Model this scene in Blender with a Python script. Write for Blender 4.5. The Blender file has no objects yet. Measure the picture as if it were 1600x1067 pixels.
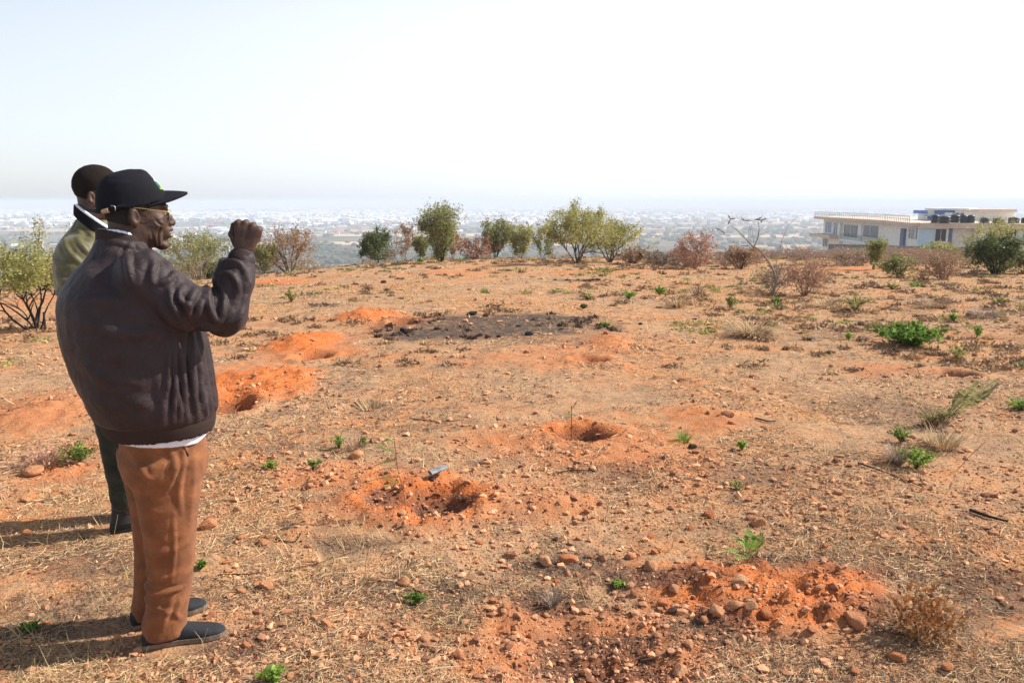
import bpy, math, random
import numpy as np
from mathutils import Vector
R = math.radians
sc = bpy.context.scene
col = sc.collection

# ------------------------------------------------------------------ camera, sky, sun, exposure
CAMH, PITCH, FPX = 1.65, R(10.05), 1230.0
cam_d = bpy.data.cameras.new("camera"); cam = bpy.data.objects.new("camera", cam_d); col.objects.link(cam)
cam.location = (0, 0, CAMH); cam.rotation_euler = (R(90) - PITCH, 0, 0)
cam_d.sensor_width = 36.0; cam_d.lens = 36.0 * FPX / 1600.0
cam_d.clip_start = 0.05; cam_d.clip_end = 90000.0
sc.camera = cam

SUN_EL, SUN_AZ = R(38), R(15)          # azimuth measured from +X towards +Y
w = bpy.data.worlds.new("World"); sc.world = w; w.use_nodes = True
nt = w.node_tree; nt.nodes.clear()
sky = nt.nodes.new("ShaderNodeTexSky"); sky.sky_type = 'NISHITA'; sky.sun_disc = False
sky.sun_elevation = SUN_EL; sky.sun_rotation = R(90) - SUN_AZ
sky.altitude = 300.0; sky.air_density = 1.0; sky.dust_density = 1.2; sky.ozone_density = 1.0
bg = nt.nodes.new("ShaderNodeBackground"); bg.inputs[1].default_value = 0.105
wo = nt.nodes.new("ShaderNodeOutputWorld")
hs_ = nt.nodes.new("ShaderNodeHueSaturation"); hs_.inputs["Saturation"].default_value = .62; hs_.inputs["Value"].default_value = 1.0
mw = nt.nodes.new("ShaderNodeMix"); mw.data_type = 'RGBA'; mw.inputs[7].default_value = (7.6, 7.9, 8.6, 1)      # thick dust haze: pale low down and round the sun, clearing towards the zenith
tcw = nt.nodes.new("ShaderNodeTexCoord"); sx_ = nt.nodes.new("ShaderNodeSeparateXYZ"); nt.links.new(tcw.outputs["Generated"], sx_.inputs[0])
mr = nt.nodes.new("ShaderNodeMapRange"); mr.interpolation_type = 'SMOOTHSTEP'; mr.inputs[1].default_value = .16; mr.inputs[2].default_value = .50; mr.inputs[3].default_value = .80; mr.inputs[4].default_value = .0; nt.links.new(sx_.outputs["Z"], mr.inputs[0])
vd = nt.nodes.new("ShaderNodeVectorMath"); vd.operation = 'DOT_PRODUCT'; vd.inputs[1].default_value = (math.cos(SUN_AZ), math.sin(SUN_AZ), 0); nt.links.new(tcw.outputs["Generated"], vd.inputs[0])
mr2 = nt.nodes.new("ShaderNodeMapRange"); mr2.inputs[1].default_value = -.5; mr2.inputs[2].default_value = .35; mr2.inputs[3].default_value = .27; mr2.inputs[4].default_value = 1.0; nt.links.new(vd.outputs["Value"], mr2.inputs[0])
mm_ = nt.nodes.new("ShaderNodeMath"); mm_.operation = 'MULTIPLY'; nt.links.new(mr.outputs[0], mm_.inputs[0]); nt.links.new(mr2.outputs[0], mm_.inputs[1]); nt.links.new(mm_.outputs[0], mw.inputs[0])
mh = nt.nodes.new("ShaderNodeMix"); mh.data_type = 'RGBA'; mh.inputs[6].default_value = (6.5, 7.0, 8.1, 1); mh.inputs[7].default_value = (7.9, 8.2, 8.9, 1)
mr3 = nt.nodes.new("ShaderNodeMapRange"); mr3.interpolation_type = 'SMOOTHSTEP'; mr3.inputs[1].default_value = -.01; mr3.inputs[2].default_value = .09; nt.links.new(sx_.outputs["Z"], mr3.inputs[0]); nt.links.new(mr3.outputs[0], mh.inputs[0]); nt.links.new(mh.outputs[2], mw.inputs[7])
nt.links.new(sky.outputs[0], hs_.inputs["Color"]); nt.links.new(hs_.outputs[0], mw.inputs[6]); nt.links.new(mw.outputs[2], bg.inputs[0]); nt.links.new(bg.outputs[0], wo.inputs[0])
sl = bpy.data.lights.new("sun", 'SUN'); sl.energy = 5.0; sl.angle = R(0.55); sl.color = (1.0, 0.94, 0.84)
so = bpy.data.objects.new("sun", sl); col.objects.link(so)
sdir = Vector((math.cos(SUN_EL) * math.cos(SUN_AZ), math.cos(SUN_EL) * math.sin(SUN_AZ), math.sin(SUN_EL)))
so.rotation_euler = (-sdir).to_track_quat('-Z', 'Y').to_euler()
so.location = (20, 6, 30)
sc.view_settings.view_transform = 'Standard'; sc.view_settings.look = 'None'
sc.cycles.volume_bounces = 1
sc.view_settings.gamma = 1.0; sc.view_settings.exposure = 0.60

# ------------------------------------------------------------------ helpers
rs = np.random.RandomState(7)
def tag(o, label=None, cat=None, group=None, kind=None):
    if label: o["label"] = label
    if cat: o["category"] = cat
    if group: o["group"] = group
    if kind: o["kind"] = kind
    return o
def empty(name, loc, rz=0, **k):
    o = bpy.data.objects.new(name, None); col.objects.link(o); o.empty_display_size = 0.2
    o.location = loc; o.rotation_euler = (0, 0, rz); return tag(o, **k)
def mesh_from(V, Fs, smooth=True, attrs=None):
    """V (n,3); Fs list of int arrays (m,k) - several face sizes allowed"""
    me = bpy.data.meshes.new("m")
    V = np.asarray(V, np.float32)
    if not isinstance(Fs, (list, tuple)): Fs = [Fs]
    Fs = [np.asarray(f, np.int32) for f in Fs if len(f)]
    me.vertices.add(len(V)); me.vertices.foreach_set("co", V.ravel())
    nl = sum(f.size for f in Fs); nf = sum(len(f) for f in Fs)
    me.loops.add(nl); me.polygons.add(nf)
    me.loops.foreach_set("vertex_index", np.concatenate([f.ravel() for f in Fs]))
    tot = np.concatenate([np.full(len(f), f.shape[1], np.int32) for f in Fs])
    st = np.concatenate([[0], np.cumsum(tot)[:-1]]).astype(np.int32)
    me.polygons.foreach_set("loop_start", st)
    me.update(calc_edges=True)
    me.polygons.foreach_set("use_smooth", np.full(nf, smooth, bool))
    if attrs:
        for k, v in attrs.items():
            a = me.attributes.new(k, 'FLOAT', 'POINT'); a.data.foreach_set("value", np.asarray(v, np.float32).ravel())
    me.validate()
    return me
def add(name, me, mat, parent=None, loc=None, rot=None):
    o = bpy.data.objects.new(name, me); me.name = name
    if mat is not None and len(me.materials) == 0:
        for m in (mat if isinstance(mat, (list, tuple)) else [mat]): me.materials.append(m)
    col.objects.link(o)
    if parent is not None: o.parent = parent
    if loc is not None: o.location = loc
    if rot is not None: o.rotation_euler = rot
    return o
class MB:
    def __init__(s): s.V = []; s.F3 = []; s.F4 = []; s.A = []; s.n = 0
    def put(s, V, F, a=0.5):
        V = np.asarray(V, float); F = np.asarray(F)
        (s.F3 if F.shape[1] == 3 else s.F4).append(F + s.n)
        s.V.append(V); s.A.append(np.full(len(V), a) if np.isscalar(a) else np.asarray(a)); s.n += len(V)
    def box(s, c, d, rz=0, a=0.5):
        c = np.array(c, float); d = np.array(d, float) / 2
        P = np.array([[i, j, k] for i in (-1, 1) for j in (-1, 1) for k in (-1, 1)]) * d
        if rz: P = P @ rotz(rz).T
        s.put(P + c, [[0, 1, 3, 2], [4, 6, 7, 5], [0, 4, 5, 1], [2, 3, 7, 6], [0, 2, 6, 4], [1, 5, 7, 3]], a)
    def tube(s, P, r, n=5, a=0.5, cap=True):
        P = np.asarray(P, float); m = len(P)
        r = np.full(m, r, float) if np.isscalar(r) else np.asarray(r, float)
        T = np.gradient(P, axis=0); T /= np.linalg.norm(T, axis=1)[:, None] + 1e-9
        up = np.array([0.13, 0.21, 1.0]) if abs(T[0][2]) < 0.9 else np.array([1.0, 0.1, 0.0])
        A = np.cross(T, up); A /= np.linalg.norm(A, axis=1)[:, None] + 1e-9
        B = np.cross(T, A); th = np.arange(n) / n * 2 * math.pi
        V = (P[:, None, :] + r[:, None, None] * (np.cos(th)[None, :, None] * A[:, None, :] + np.sin(th)[None, :, None] * B[:, None, :])).reshape(-1, 3)
        i = np.arange(m - 1)[:, None] * n; j = np.arange(n)[None, :]; j2 = (j + 1) % n
        s.put(V, np.stack([i + j, i + j2, i + n + j2, i + n + j], -1).reshape(-1, 4), a)
        if cap and n >= 4:
            for e in (0, m - 1):
                c = V[e * n:(e + 1) * n]; cc = np.vstack([c, c.mean(0)])
                s.put(cc, [[k, (k + 1) % n, n] for k in range(n)], a if np.isscalar(a) else 0.5)
    def mesh(s, smooth=True):
        Fs = []
        if s.F3: Fs.append(np.vstack(s.F3))
        if s.F4: Fs.append(np.vstack(s.F4))
        return mesh_from(np.vstack(s.V), Fs, smooth, {"rnd": np.concatenate(s.A)})
    def build(s, name, mat, parent=None, smooth=True, **k):
        return add(name, s.mesh(smooth), mat, parent, **k)
def rotz(a): c, s_ = math.cos(a), math.sin(a); return np.array([[c, -s_, 0], [s_, c, 0], [0, 0, 1.0]])
def _hash(*ix):
    h = np.zeros_like(ix[0], dtype=np.uint64)
    for k, i in enumerate(ix):
        h = (h ^ (i.astype(np.int64).astype(np.uint64) * np.uint64([0x9E3779B97F4A7C15, 0xC2B2AE3D27D4EB4F, 0x165667B19E3779F9, 0x27D4EB2F165667C5][k])))
        h = (h ^ (h >> np.uint64(29))) * np.uint64(0xBF58476D1CE4E5B9); h ^= h >> np.uint64(32)
    return (h & np.uint64(0xFFFFFF)).astype(np.float64) / float(0xFFFFFF)
np.seterr(over='ignore')
def vnoise(P, seed=0):
    """value noise in -1..1 ; P (...,2|3)"""
    P = np.asarray(P, float); I = np.floor(P); f = P - I; f = f * f * (3 - 2 * f); D = P.shape[-1]
    sd = np.full(P.shape[:-1], seed)
    out = 0
    for c in range(2 ** D):
        wgt = 1; ix = []
        for d in range(D):
            b = (c >> d) & 1; ix.append(I[..., d] + b); wgt = wgt * (f[..., d] if b else 1 - f[..., d])
        out = out + wgt * _hash(*ix, sd)
    return out * 2 - 1
def fbm(P, oc=4, seed=0):
    s_ = 0; a = 1; t = 0
    for k in range(oc): s_ = s_ + a * vnoise(np.asarray(P) * 2 ** k + k * 17.3, seed + k); t += a; a *= .5
    return s_ / t
def sstep(a, b, x): t = np.clip((x - a) / (b - a), 0, 1); return t * t * (3 - 2 * t)
# SDF tools
def nets(f, lo, hi, h):
    lo = np.array(lo, float); hi = np.array(hi, float); n = np.ceil((hi - lo) / h).astype(int) + 1
    ax = [lo[i] + h * np.arange(n[i]) for i in range(3)]
    X, Y, Z = np.meshgrid(*ax, indexing='ij'); G = f(X, Y, Z).astype(np.float32)
    S = G < 0; c = n - 1
    acc = np.zeros((*c, 3), np.float32); cnt = np.zeros(c, np.float32)
    offs = [(a, b) for a in (0, 1) for b in (0, 1)]
    for d in range(3):
        o = [k for k in range(3) if k != d]
        for a, b in offs:
            s0 = [None] * 3; s1 = [None] * 3
            s0[d] = slice(0, c[d]); s1[d] = slice(1, c[d] + 1)
            s0[o[0]] = s1[o[0]] = slice(a, a + c[o[0]]); s0[o[1]] = s1[o[1]] = slice(b, b + c[o[1]])
            g0 = G[tuple(s0)]; g1 = G[tuple(s1)]; m = (g0 < 0) != (g1 < 0)
            t = np.where(m, g0 / np.where(m, g0 - g1, 1), 0)
            acc[..., d] += t * m; acc[..., o[0]] += a * m; acc[..., o[1]] += b * m; cnt += m
    cell = cnt > 0; idx = np.full(c, -1, np.int64); idx[cell] = np.arange(cell.sum())
    ii = np.argwhere(cell); V = lo + h * (ii + acc[cell] / cnt[cell][:, None])
    Fs = []
    for d in range(3):
        o1, o2 = (d + 1) % 3, (d + 2) % 3
        s0 = [slice(1, c[k]) for k in range(3)]; s0[d] = slice(0, c[d]); s1 = list(s0); s1[d] = slice(1, c[d] + 1)
        a = S[tuple(s0)]; b = S[tuple(s1)]
        e = np.argwhere(a != b); off = np.array([1, 1, 1]); off[d] = 0; e = e + off
        sg = S[tuple(e.T)]
        def id_(u, v):
            q = e.copy(); q[:, o1] -= u; q[:, o2] -= v; return idx[tuple(q.T)]
        Q = np.stack([id_(1, 1), id_(0, 1), id_(0, 0), id_(1, 0)], 1)
        Q[~sg] = Q[~sg][:, ::-1]; Fs.append(Q)
    return V, np.vstack(Fs)
def vnormals(V, F):
    n = np.cross(V[F[:, 2]] - V[F[:, 0]], V[F[:, 3]] - V[F[:, 1]]); N = np.zeros_like(V)
    for k in range(4): np.add.at(N, F[:, k], n)
    return N / (np.linalg.norm(N, axis=1)[:, None] + 1e-12)
def relax(V, F, it=2, lam=.5):
    E = np.vstack([F[:, [k, (k + 1) % 4]] for k in range(4)])
    deg = np.bincount(E[:, 0], minlength=len(V)).astype(float)[:, None]
    for _ in range(it):
        A = np.zeros_like(V)
        for k in range(3): A[:, k] = np.bincount(E[:, 0], weights=V[E[:, 1], k], minlength=len(V))
        V = V + lam * (A / np.maximum(deg, 1) - V)
    return V
def smin(a, b, k):
    h = np.clip(.5 + .5 * (b - a) / k, 0, 1); return b * (1 - h) + a * h - k * h * (1 - h)
def smax(a, b, k): return -smin(-a, -b, k)
def ell(X, Y, Z, c, r):
    x, y, z = (X - c[0]) / r[0], (Y - c[1]) / r[1], (Z - c[2]) / r[2]
    k0 = np.sqrt(x * x + y * y + z * z); k1 = np.sqrt((x / r[0]) ** 2 + (y / r[1]) ** 2 + (z / r[2]) ** 2) + 1e-9
    return k0 * (k0 - 1) / k1
def cone(X, Y, Z, a, b, ra, rb):
    a = np.array(a, float); b = np.array(b, float); d = b - a; L = d @ d + 1e-12
    t = np.clip(((X - a[0]) * d[0] + (Y - a[1]) * d[1] + (Z - a[2]) * d[2]) / L, 0, 1)
    return np.sqrt((X - a[0] - t * d[0]) ** 2 + (Y - a[1] - t * d[1]) ** 2 + (Z - a[2] - t * d[2]) ** 2) - (ra + (rb - ra) * t)
def loft(X, Y, Z, T, n=2.0, k=.02):
    """T rows: z, cx, a, cy, b"""
    T = np.array(sorted(T), float); z = T[:, 0]
    zz = np.linspace(z[0], z[-1], 200); tab = []
    for j in range(1, 5):
        v = np.interp(zz, z, T[:, j]); p = np.pad(v, 6, mode='reflect', reflect_type='odd'); v = np.convolve(p, np.ones(13) / 13, 'valid'); tab.append(v)
    zc = np.clip(Z, z[0], z[-1]); cx, a, cy, b = [np.interp(zc, zz, v) for v in tab]
    q = (np.abs((X - cx) / a) ** n + np.abs((Y - cy) / b) ** n) ** (1 / n)
    d = (q - 1) * np.minimum(a, b)
    return smax(smax(d, z[0] - Z, k), Z - z[-1], k)
def spl(P, n=14):
    P = np.asarray(P, float)
    if len(P) == 2: t = np.linspace(0, 1, n)[:, None]; return P[0] * (1 - t) + P[1] * t
    Q = np.vstack([2 * P[0] - P[1], P, 2 * P[-1] - P[-2]]); out = []
    for i in range(1, len(Q) - 2):
        for t in np.linspace(0, 1, n, endpoint=False):
            a, b, c, d = Q[i - 1:i + 3]
            out.append(.5 * (2 * b + (c - a) * t + (2 * a - 5 * b + 4 * c - d) * t * t + (3 * b - a - 3 * c + d) * t ** 3))
    out.append(P[-1]); return np.array(out)
def folds(V, N, L, side=-1):
    """L: list of (points (x,z), width, amp); displace surface on one side of the body"""
    D = np.zeros(len(V)); Q = V[:, [0, 2]]
    for pts, wd, am in L:
        C = spl(pts, 8); best = np.full(len(V), 1e9); tt = np.zeros(len(V))
        for i in range(len(C) - 1):
            a, b = C[i], C[i + 1]; d = b - a; t = np.clip(((Q - a) @ d) / (d @ d + 1e-12), 0, 1)
            q = Q - a - t[:, None] * d; dist = np.hypot(q[:, 0], q[:, 1]); m = dist < best
            best = np.where(m, dist, best); tt = np.where(m, (i + t) / (len(C) - 1), tt)
        env = np.sin(np.clip(tt, 0.03, .97) * math.pi) ** .6
        sh = np.exp(-(np.sqrt(best ** 2 + (.35 * wd) ** 2) - .35 * wd) / wd) * np.exp(-(best / (3 * wd)) ** 2); D += am * env * (sh - .35 * np.exp(-((best - 2.0 * wd) / wd) ** 2))
    m = sstep(-.02, .06, side * V[:, 1]) if side else 1
    return V + N * (D * m)[:, None]

# ------------------------------------------------------------------ materials
def nodes(name):
    m = bpy.data.materials.new(name); m.use_nodes = True; t = m.node_tree; t.nodes.clear()
    o = t.nodes.new("ShaderNodeOutputMaterial"); p = t.nodes.new("ShaderNodeBsdfPrincipled")
    t.links.new(p.outputs[0], o.inputs[0]); return m, t, p, o
def N_(t, typ, **k):
    n = t.nodes.new(typ)
    for a, v in k.items(): setattr(n, a, v)
    return n
def noise(t, scale, det=4, rough=.55, vec=None, dist=0):
    n = N_(t, "ShaderNodeTexNoise"); n.inputs["Scale"].default_value = scale; n.inputs["Detail"].default_value = det
    n.inputs["Roughness"].default_value = rough; n.inputs["Distortion"].default_value = dist
    if vec is not None: t.links.new(vec, n.inputs["Vector"])
    return n.outputs["Fac"]
def ramp(t, fac, a, b):
    n = N_(t, "ShaderNodeMapRange"); n.interpolation_type = 'SMOOTHSTEP'; n.inputs[1].default_value = a; n.inputs[2].default_value = b
    t.links.new(fac, n.inputs[0]); return n.outputs[0]
def mul(t, a, b, op='MULTIPLY', clamp=False):
    n = N_(t, "ShaderNodeMath", operation=op); n.use_clamp = clamp
    for i, v in enumerate((a, b)):
        if isinstance(v, (int, float)): n.inputs[i].default_value = v
        else: t.links.new(v, n.inputs[i])
    return n.outputs[0]
def mix(t, f, a, b):
    n = N_(t, "ShaderNodeMix", data_type='RGBA')
    for s_, v in ((0, f), (6, a), (7, b)):
        if isinstance(v, (int, float)): n.inputs[s_].default_value = v
        elif isinstance(v, tuple): n.inputs[s_].default_value = (*v, 1)
        else: t.links.new(v, n.inputs[s_])
    return n.outputs[2]
def bump(t, p, h, strength=.4, dist=.01):
    b = N_(t, "ShaderNodeBump"); b.inputs["Strength"].default_value = strength; b.inputs["Distance"].default_value = dist
    t.links.new(h, b.inputs["Height"]); t.links.new(b.outputs[0], p.inputs["Normal"])
def objc(t): return N_(t, "ShaderNodeTexCoord").outputs["Object"]
def attr(t, name): return N_(t, "ShaderNodeAttribute", attribute_name=name).outputs["Fac"]
def mat(name, ca, cb=None, rough=.7, scale=20, spec=.3, bs=0, bd=.003, metal=0, sheen=0, rnd=False, det=5):
    m, t, p, o = nodes(name); cb = cb or tuple(c * .75 for c in ca)
    f = attr(t, "rnd") if rnd else ramp(t, noise(t, scale, det, vec=objc(t)), .35, .65)
    t.links.new(mix(t, f, cb, ca), p.inputs["Base Color"])
    p.inputs["Roughness"].default_value = rough; p.inputs["Specular IOR Level"].default_value = spec; p.inputs["Metallic"].default_value = metal
    if sheen: p.inputs["Sheen Weight"].default_value = sheen
    if bs: bump(t, p, noise(t, scale * 4, 4, vec=objc(t)), bs, bd)
    return m
def leafmat(name, ca, cb, tr=.35, rough=.55):
    m, t, p, o = nodes(name); c = mix(t, attr(t, "rnd"), cb, ca)
    t.links.new(c, p.inputs["Base Color"]); p.inputs["Roughness"].default_value = rough; p.inputs["Specular IOR Level"].default_value = .2
    tl = N_(t, "ShaderNodeBsdfTranslucent"); t.links.new(c, tl.inputs[0]); mx = N_(t, "ShaderNodeMixShader"); mx.inputs[0].default_value = tr
    t.links.new(p.outputs[0], mx.inputs[1]); t.links.new(tl.outputs[0], mx.inputs[2]); t.links.new(mx.outputs[0], o.inputs[0])
    return m

# ------------------------------------------------------------------ where a line of sight meets level ground (used to read positions off the site)
def sight(px, py):
    u = (px - 800) / FPX; v = (533.5 - py) / FPX
    return np.array([u, math.cos(PITCH) + v * math.sin(PITCH), -math.sin(PITCH) + v * math.cos(PITCH)])
CT = np.array([[-1.2, .0034], [-.7, .0030], [-.38, .0020], [-.2, .0013], [-.1, .00102], [.1, .00098], [.2, .00098], [.3, .00098], [.5, .00092], [1.2, .00092]])
def base_h(x, y):
    t = x / np.maximum(y, 3.0); a = np.interp(t, CT[:, 0], CT[:, 1])
    d = np.maximum(y - 5, 0); ds = .125 / a            # distance at which slope reaches .25
    z = np.where(d < ds, -a * d * d, -a * ds * ds - .25 * (d - ds))
    return -smin(-z, np.full_like(z, 60.0), 6.0)       # soft landing on the plain
def g0(px, py):
    r = sight(px, py); z = 0.0; d = 3.0
    lo, hi = 1.0, 3000.0
    ts = np.geomspace(1.5, 400, 4000); P = r[None] * ts[:, None]; P[:, 2] += CAMH
    b = P[:, 2] < base_h(P[:, 0], P[:, 1]); k = np.argmax(b) if b.any() else len(ts) - 1
    return P[k]
FEAT = []   # (kind, cx, cy, rx, ry, amp, redness)
def feat(kind, px, py, wpx, hpx, amp, red=1.0):
    c = g0(px, py); d = c[1]; f = g0(px, py - hpx / 2.); n = g0(px, py + hpx / 2.)
    FEAT.append((kind, c[0], c[1], wpx * d / FPX / 2 / .97, max((f[1] - n[1]) / 2, .12), amp, red))
feat('pit', 676, 784, 150, 60, .13); feat('pit', 600, 780, 110, 46, .05); feat('red', 610, 770, 250, 110, .02, .75); feat('red', 800, 790, 240, 60, .01, .35); feat('mound', 520, 745, 190, 50, .03, .5)
feat('mound', 690, 748, 60, 26, .03, .7)
feat('pit', 905, 681, 122, 34, .15, .8); feat('red', 905, 690, 300, 90, .015, .5)
feat('mound', 400, 600, 185, 70, .07, 1.); feat('pit', 357, 636, 95, 28, .22, .6); feat('mound', 330, 620, 80, 40, .05, 1.)
feat('mound', 470, 536, 115, 36, .09, 1.); feat('pit', 485, 556, 58, 14, .22, .7); feat('red', 470, 545, 170, 50, .0, .7)
feat('mound', 575, 498, 100, 20, .10, .9); feat('pit', 632, 509, 48, 9, .25, .6); feat('red', 600, 503, 170, 22, .0, .6)
feat('mound', 955, 540, 80, 24, .08, .5); feat('pit', 925, 566, 70, 14, .22, .6); feat('red', 840, 562, 340, 40, 0, .35)
feat('pit', 1490, 585, 90, 16, .22, .3); feat('red', 1390, 575, 160, 26, 0, .4)
feat('mound', 1190, 925, 420, 110, .05, .9); feat('red', 1260, 935, 300, 110, 0, .8)
feat('pit', 930, 1030, 330, 150, .06, .55); feat('red', 950, 1030, 360, 150, 0, .8); feat('mound', 950, 1010, 130, 30, .03, .7)
feat('red', 60, 650, 200, 60, .0, .55); feat('mound', 60, 640, 200, 60, .05, .45); feat('red', 90, 745, 160, 70, 0, .5)
feat('red', 760, 640, 200, 30, 0, .2); feat('red', 1120, 655, 130, 50, .03, .5); feat('mound', 880, 790, 150, 40, .03, .4)
feat('red', 420, 440, 160, 10, 0, .8); feat('red', 700, 425, 160, 7, 0, .6); feat('red', 930, 425, 200, 7, 0, .5); feat('red', 1340, 420, 200, 7, 0, .5)
feat('pit', 565, 633, 60, 16, .10, .0); feat('red', 60, 470, 120, 14, 0, .6)
feat('mound', 1180, 512, 120, 26, .08, .0)
ASH = []
def ash(px, py, wpx, hpx, s_):
    c = g0(px, py); f = g0(px, py - hpx / 2.); n = g0(px, py + hpx / 2.); ASH.append((c[0], c[1], wpx * c[1] / FPX / 2, (f[1] - n[1]) / 2, s_))
ash(790, 512, 370, 46, 1.); ash(830, 500, 240, 26, 1.); ash(690, 524, 190, 22, 1.); ash(760, 505, 260, 30, 1.); ash(900, 508, 160, 12, .6); ash(905, 438, 100, 5, .9); ash(505, 481, 60, 7, .9); ash(420, 445, 90, 5, .5)
ash(870, 880, 200, 50, .7); ash(1010, 905, 260, 45, .75); ash(640, 920, 260, 46, .6); ash(540, 850, 240, 26, .45); ash(1110, 985, 170, 70, .7); ash(870, 935, 140, 46, .8)
ash(1250, 880, 330, 60, .45); ash(1480, 900, 300, 110, .6); ash(1420, 970, 260, 90, .55); ash(1180, 735, 200, 40, .35); ash(1400, 640, 260, 60, .35)
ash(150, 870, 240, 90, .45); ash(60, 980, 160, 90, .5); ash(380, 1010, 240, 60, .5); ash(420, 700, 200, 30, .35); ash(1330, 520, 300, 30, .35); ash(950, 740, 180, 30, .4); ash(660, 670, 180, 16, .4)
FOOT = [(-1.27, 2.76), (-1.37, 2.93), (-2.02, 3.84), (-1.95, 4.0)]
def ground(x, y, detail=True):
    """returns height, red, ash with pit-floor darkening"""
    x = np.asarray(x, float); y = np.asarray(y, float); z = base_h(x, y); P = np.stack([x, y], -1)
    red = np.zeros_like(z); ash_dark = np.zeros_like(z); near = 1 - sstep(60, 120, y); dz = np.zeros_like(z)
    nz = fbm(P * 2.3, 3, 5); nz2 = fbm(P * 9, 2, 9)
    for kind, cx, cy, rx, ry, am, rd in FEAT:
        q = np.hypot((x - cx) / rx, (y - cy) / ry); m = q < 2.2
        if not m.any(): continue
        qq = q[m] * (1 + .30 * nz[m]) + .24 * nz2[m]
        if kind == 'pit':
            dz[m] += -am * (1 - sstep(.30, 1.05, qq)) * (1 + .5 * nz2[m]) + .12 * am * np.exp(-((qq - 1.25) / .22) ** 2)
            red[m] = np.maximum(red[m], rd * (.25 + .75 * sstep(.2, .8, qq)) * (1 - sstep(.9, 1.6, qq))); ash_dark[m] = np.maximum(ash_dark[m], .75 * (1 - sstep(.5, .98, qq)))  # pit floors less red and darkened through the same mask as the ash
        elif kind == 'mound':
            dz[m] += am * (1 - sstep(0, 1.15, qq)) * (1 + .7 * nz2[m] + .3 * nz[m]); red[m] = np.maximum(red[m], rd * (1 - sstep(.7, 1.25, qq)))
        else:
            dz[m] += am * (1 - sstep(.3, 1.1, qq)); red[m] = np.maximum(red[m], rd * (1 - sstep(.35, 1.35, qq + .5 * nz[m])))
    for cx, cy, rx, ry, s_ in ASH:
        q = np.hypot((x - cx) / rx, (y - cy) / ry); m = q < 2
        ash_dark[m] = np.maximum(ash_dark[m], s_ * (1 - sstep(.45, 1.15, q[m] + .45 * nz[m] + .25 * nz2[m])))
    if detail:
        dz = dz + near * (.05 * fbm(P * .35, 2, 1) * sstep(4, 8, y) + .022 * fbm(P * 1.3, 3, 2))
        fine = 1 - sstep(12, 30, y)
        dz = dz + near * fine * (.010 * nz2 + .016 * np.maximum(fbm(P * 16, 3, 11) - .12, 0) * (1 + 2 * red)) + near * (1 - fine) * .05 * fbm(P * 1.1, 4, 21)
        dz = dz + red * near * (.05 * np.abs(fbm(P * 7, 3, 31)) + .05 * np.maximum(fbm(P * 13, 3, 33) - .1, 0))
    ft = np.zeros_like(z)
    for fx, fy in FOOT: ft = np.maximum(ft, np.exp(-(((x - fx) ** 2 + (y - fy) ** 2) / .12)))
    dz = dz * (1 - ft)
    far = sstep(400, 1500, y)
    dz = dz + far * 4 * fbm(P * .0012, 3, 44)
    return z + dz, red, ash_dark
def G(px, py):
    """site position for a line of sight, on the real surface"""
    p = g0(px, py); x, y = p[0], p[1]
    for _ in range(6):
        h = float(ground(np.array([x]), np.array([y]))[0][0]); r = sight(px, py); t = (h - CAMH) / r[2]
        nx, ny = r[0] * t, r[1] * t
        if abs(ny - y) > .25 * y: break
        x, y = .5 * (x + nx), .5 * (y + ny)
    return np.array([x, y, float(ground(np.array([x]), np.array([y]))[0][0])])
def at(px, Y):
    """point of the surface in direction px at distance Y"""
    x = (px - 800) / FPX * Y * .985; return np.array([x, Y, float(ground(np.array([x]), np.array([Y]))[0][0])])

# ------------------------------------------------------------------ ground sheet (reaches the horizon)
m, t, p, o = nodes("soil")
oc = objc(t); red = attr(t, "red"); asv = attr(t, "ash")
n1 = noise(t, 1.1, 6, .6, oc); n2 = noise(t, 9, 6, .65, oc, .4); n3 = noise(t, 60, 4, .7, oc); n4 = noise(t, 260, 3, .6, oc); n5 = noise(t, 3.2, 5, .6, oc, .8)
c = mix(t, ramp(t, n1, .38, .62), (.60, .24, .092), (.59, .30, .145))            # bare orange soil
c = mix(t, ramp(t, n2, .40, .66), c, (.50, .31, .175))                           # straw and dust cover
c = mix(t, mul(t, ramp(t, noise(t, .42, 5, .6, oc, .5), .42, .60), .62), c, (.46, .31, .19))
c = mix(t, mul(t, ramp(t, n5, .46, .64), .66), c, (.30, .19, .12))               # litter patches
c = mix(t, mul(t, ramp(t, n3, .52, .64), .85), c, (.19, .10, .06))
c = mix(t, mul(t, ramp(t, noise(t, 22, 5, .8, oc, .6), .54, .64), .75), c, (.17, .105, .07))                # dark crumbs
c = mix(t, mul(t, ramp(t, n4, .60, .72), .6), c, (.75, .55, .36))                 # pale crumbs
rc = mix(t, ramp(t, n3, .35, .65), (.46, .115, .034), (.70, .225, .070))
rc = mix(t, mul(t, ramp(t, n4, .58, .70), .5), rc, (.30, .09, .035))
c = mix(t, mul(t, red, ramp(t, noise(t, 11, 6, .75, oc), .20, .50), clamp=True), c, rc)
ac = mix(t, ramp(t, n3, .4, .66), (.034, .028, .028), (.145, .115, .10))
c = mix(t, mul(t, mul(t, asv, ramp(t, noise(t, 7, 6, .75, oc), .22, .52), clamp=True), .9), c, ac)
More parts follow.
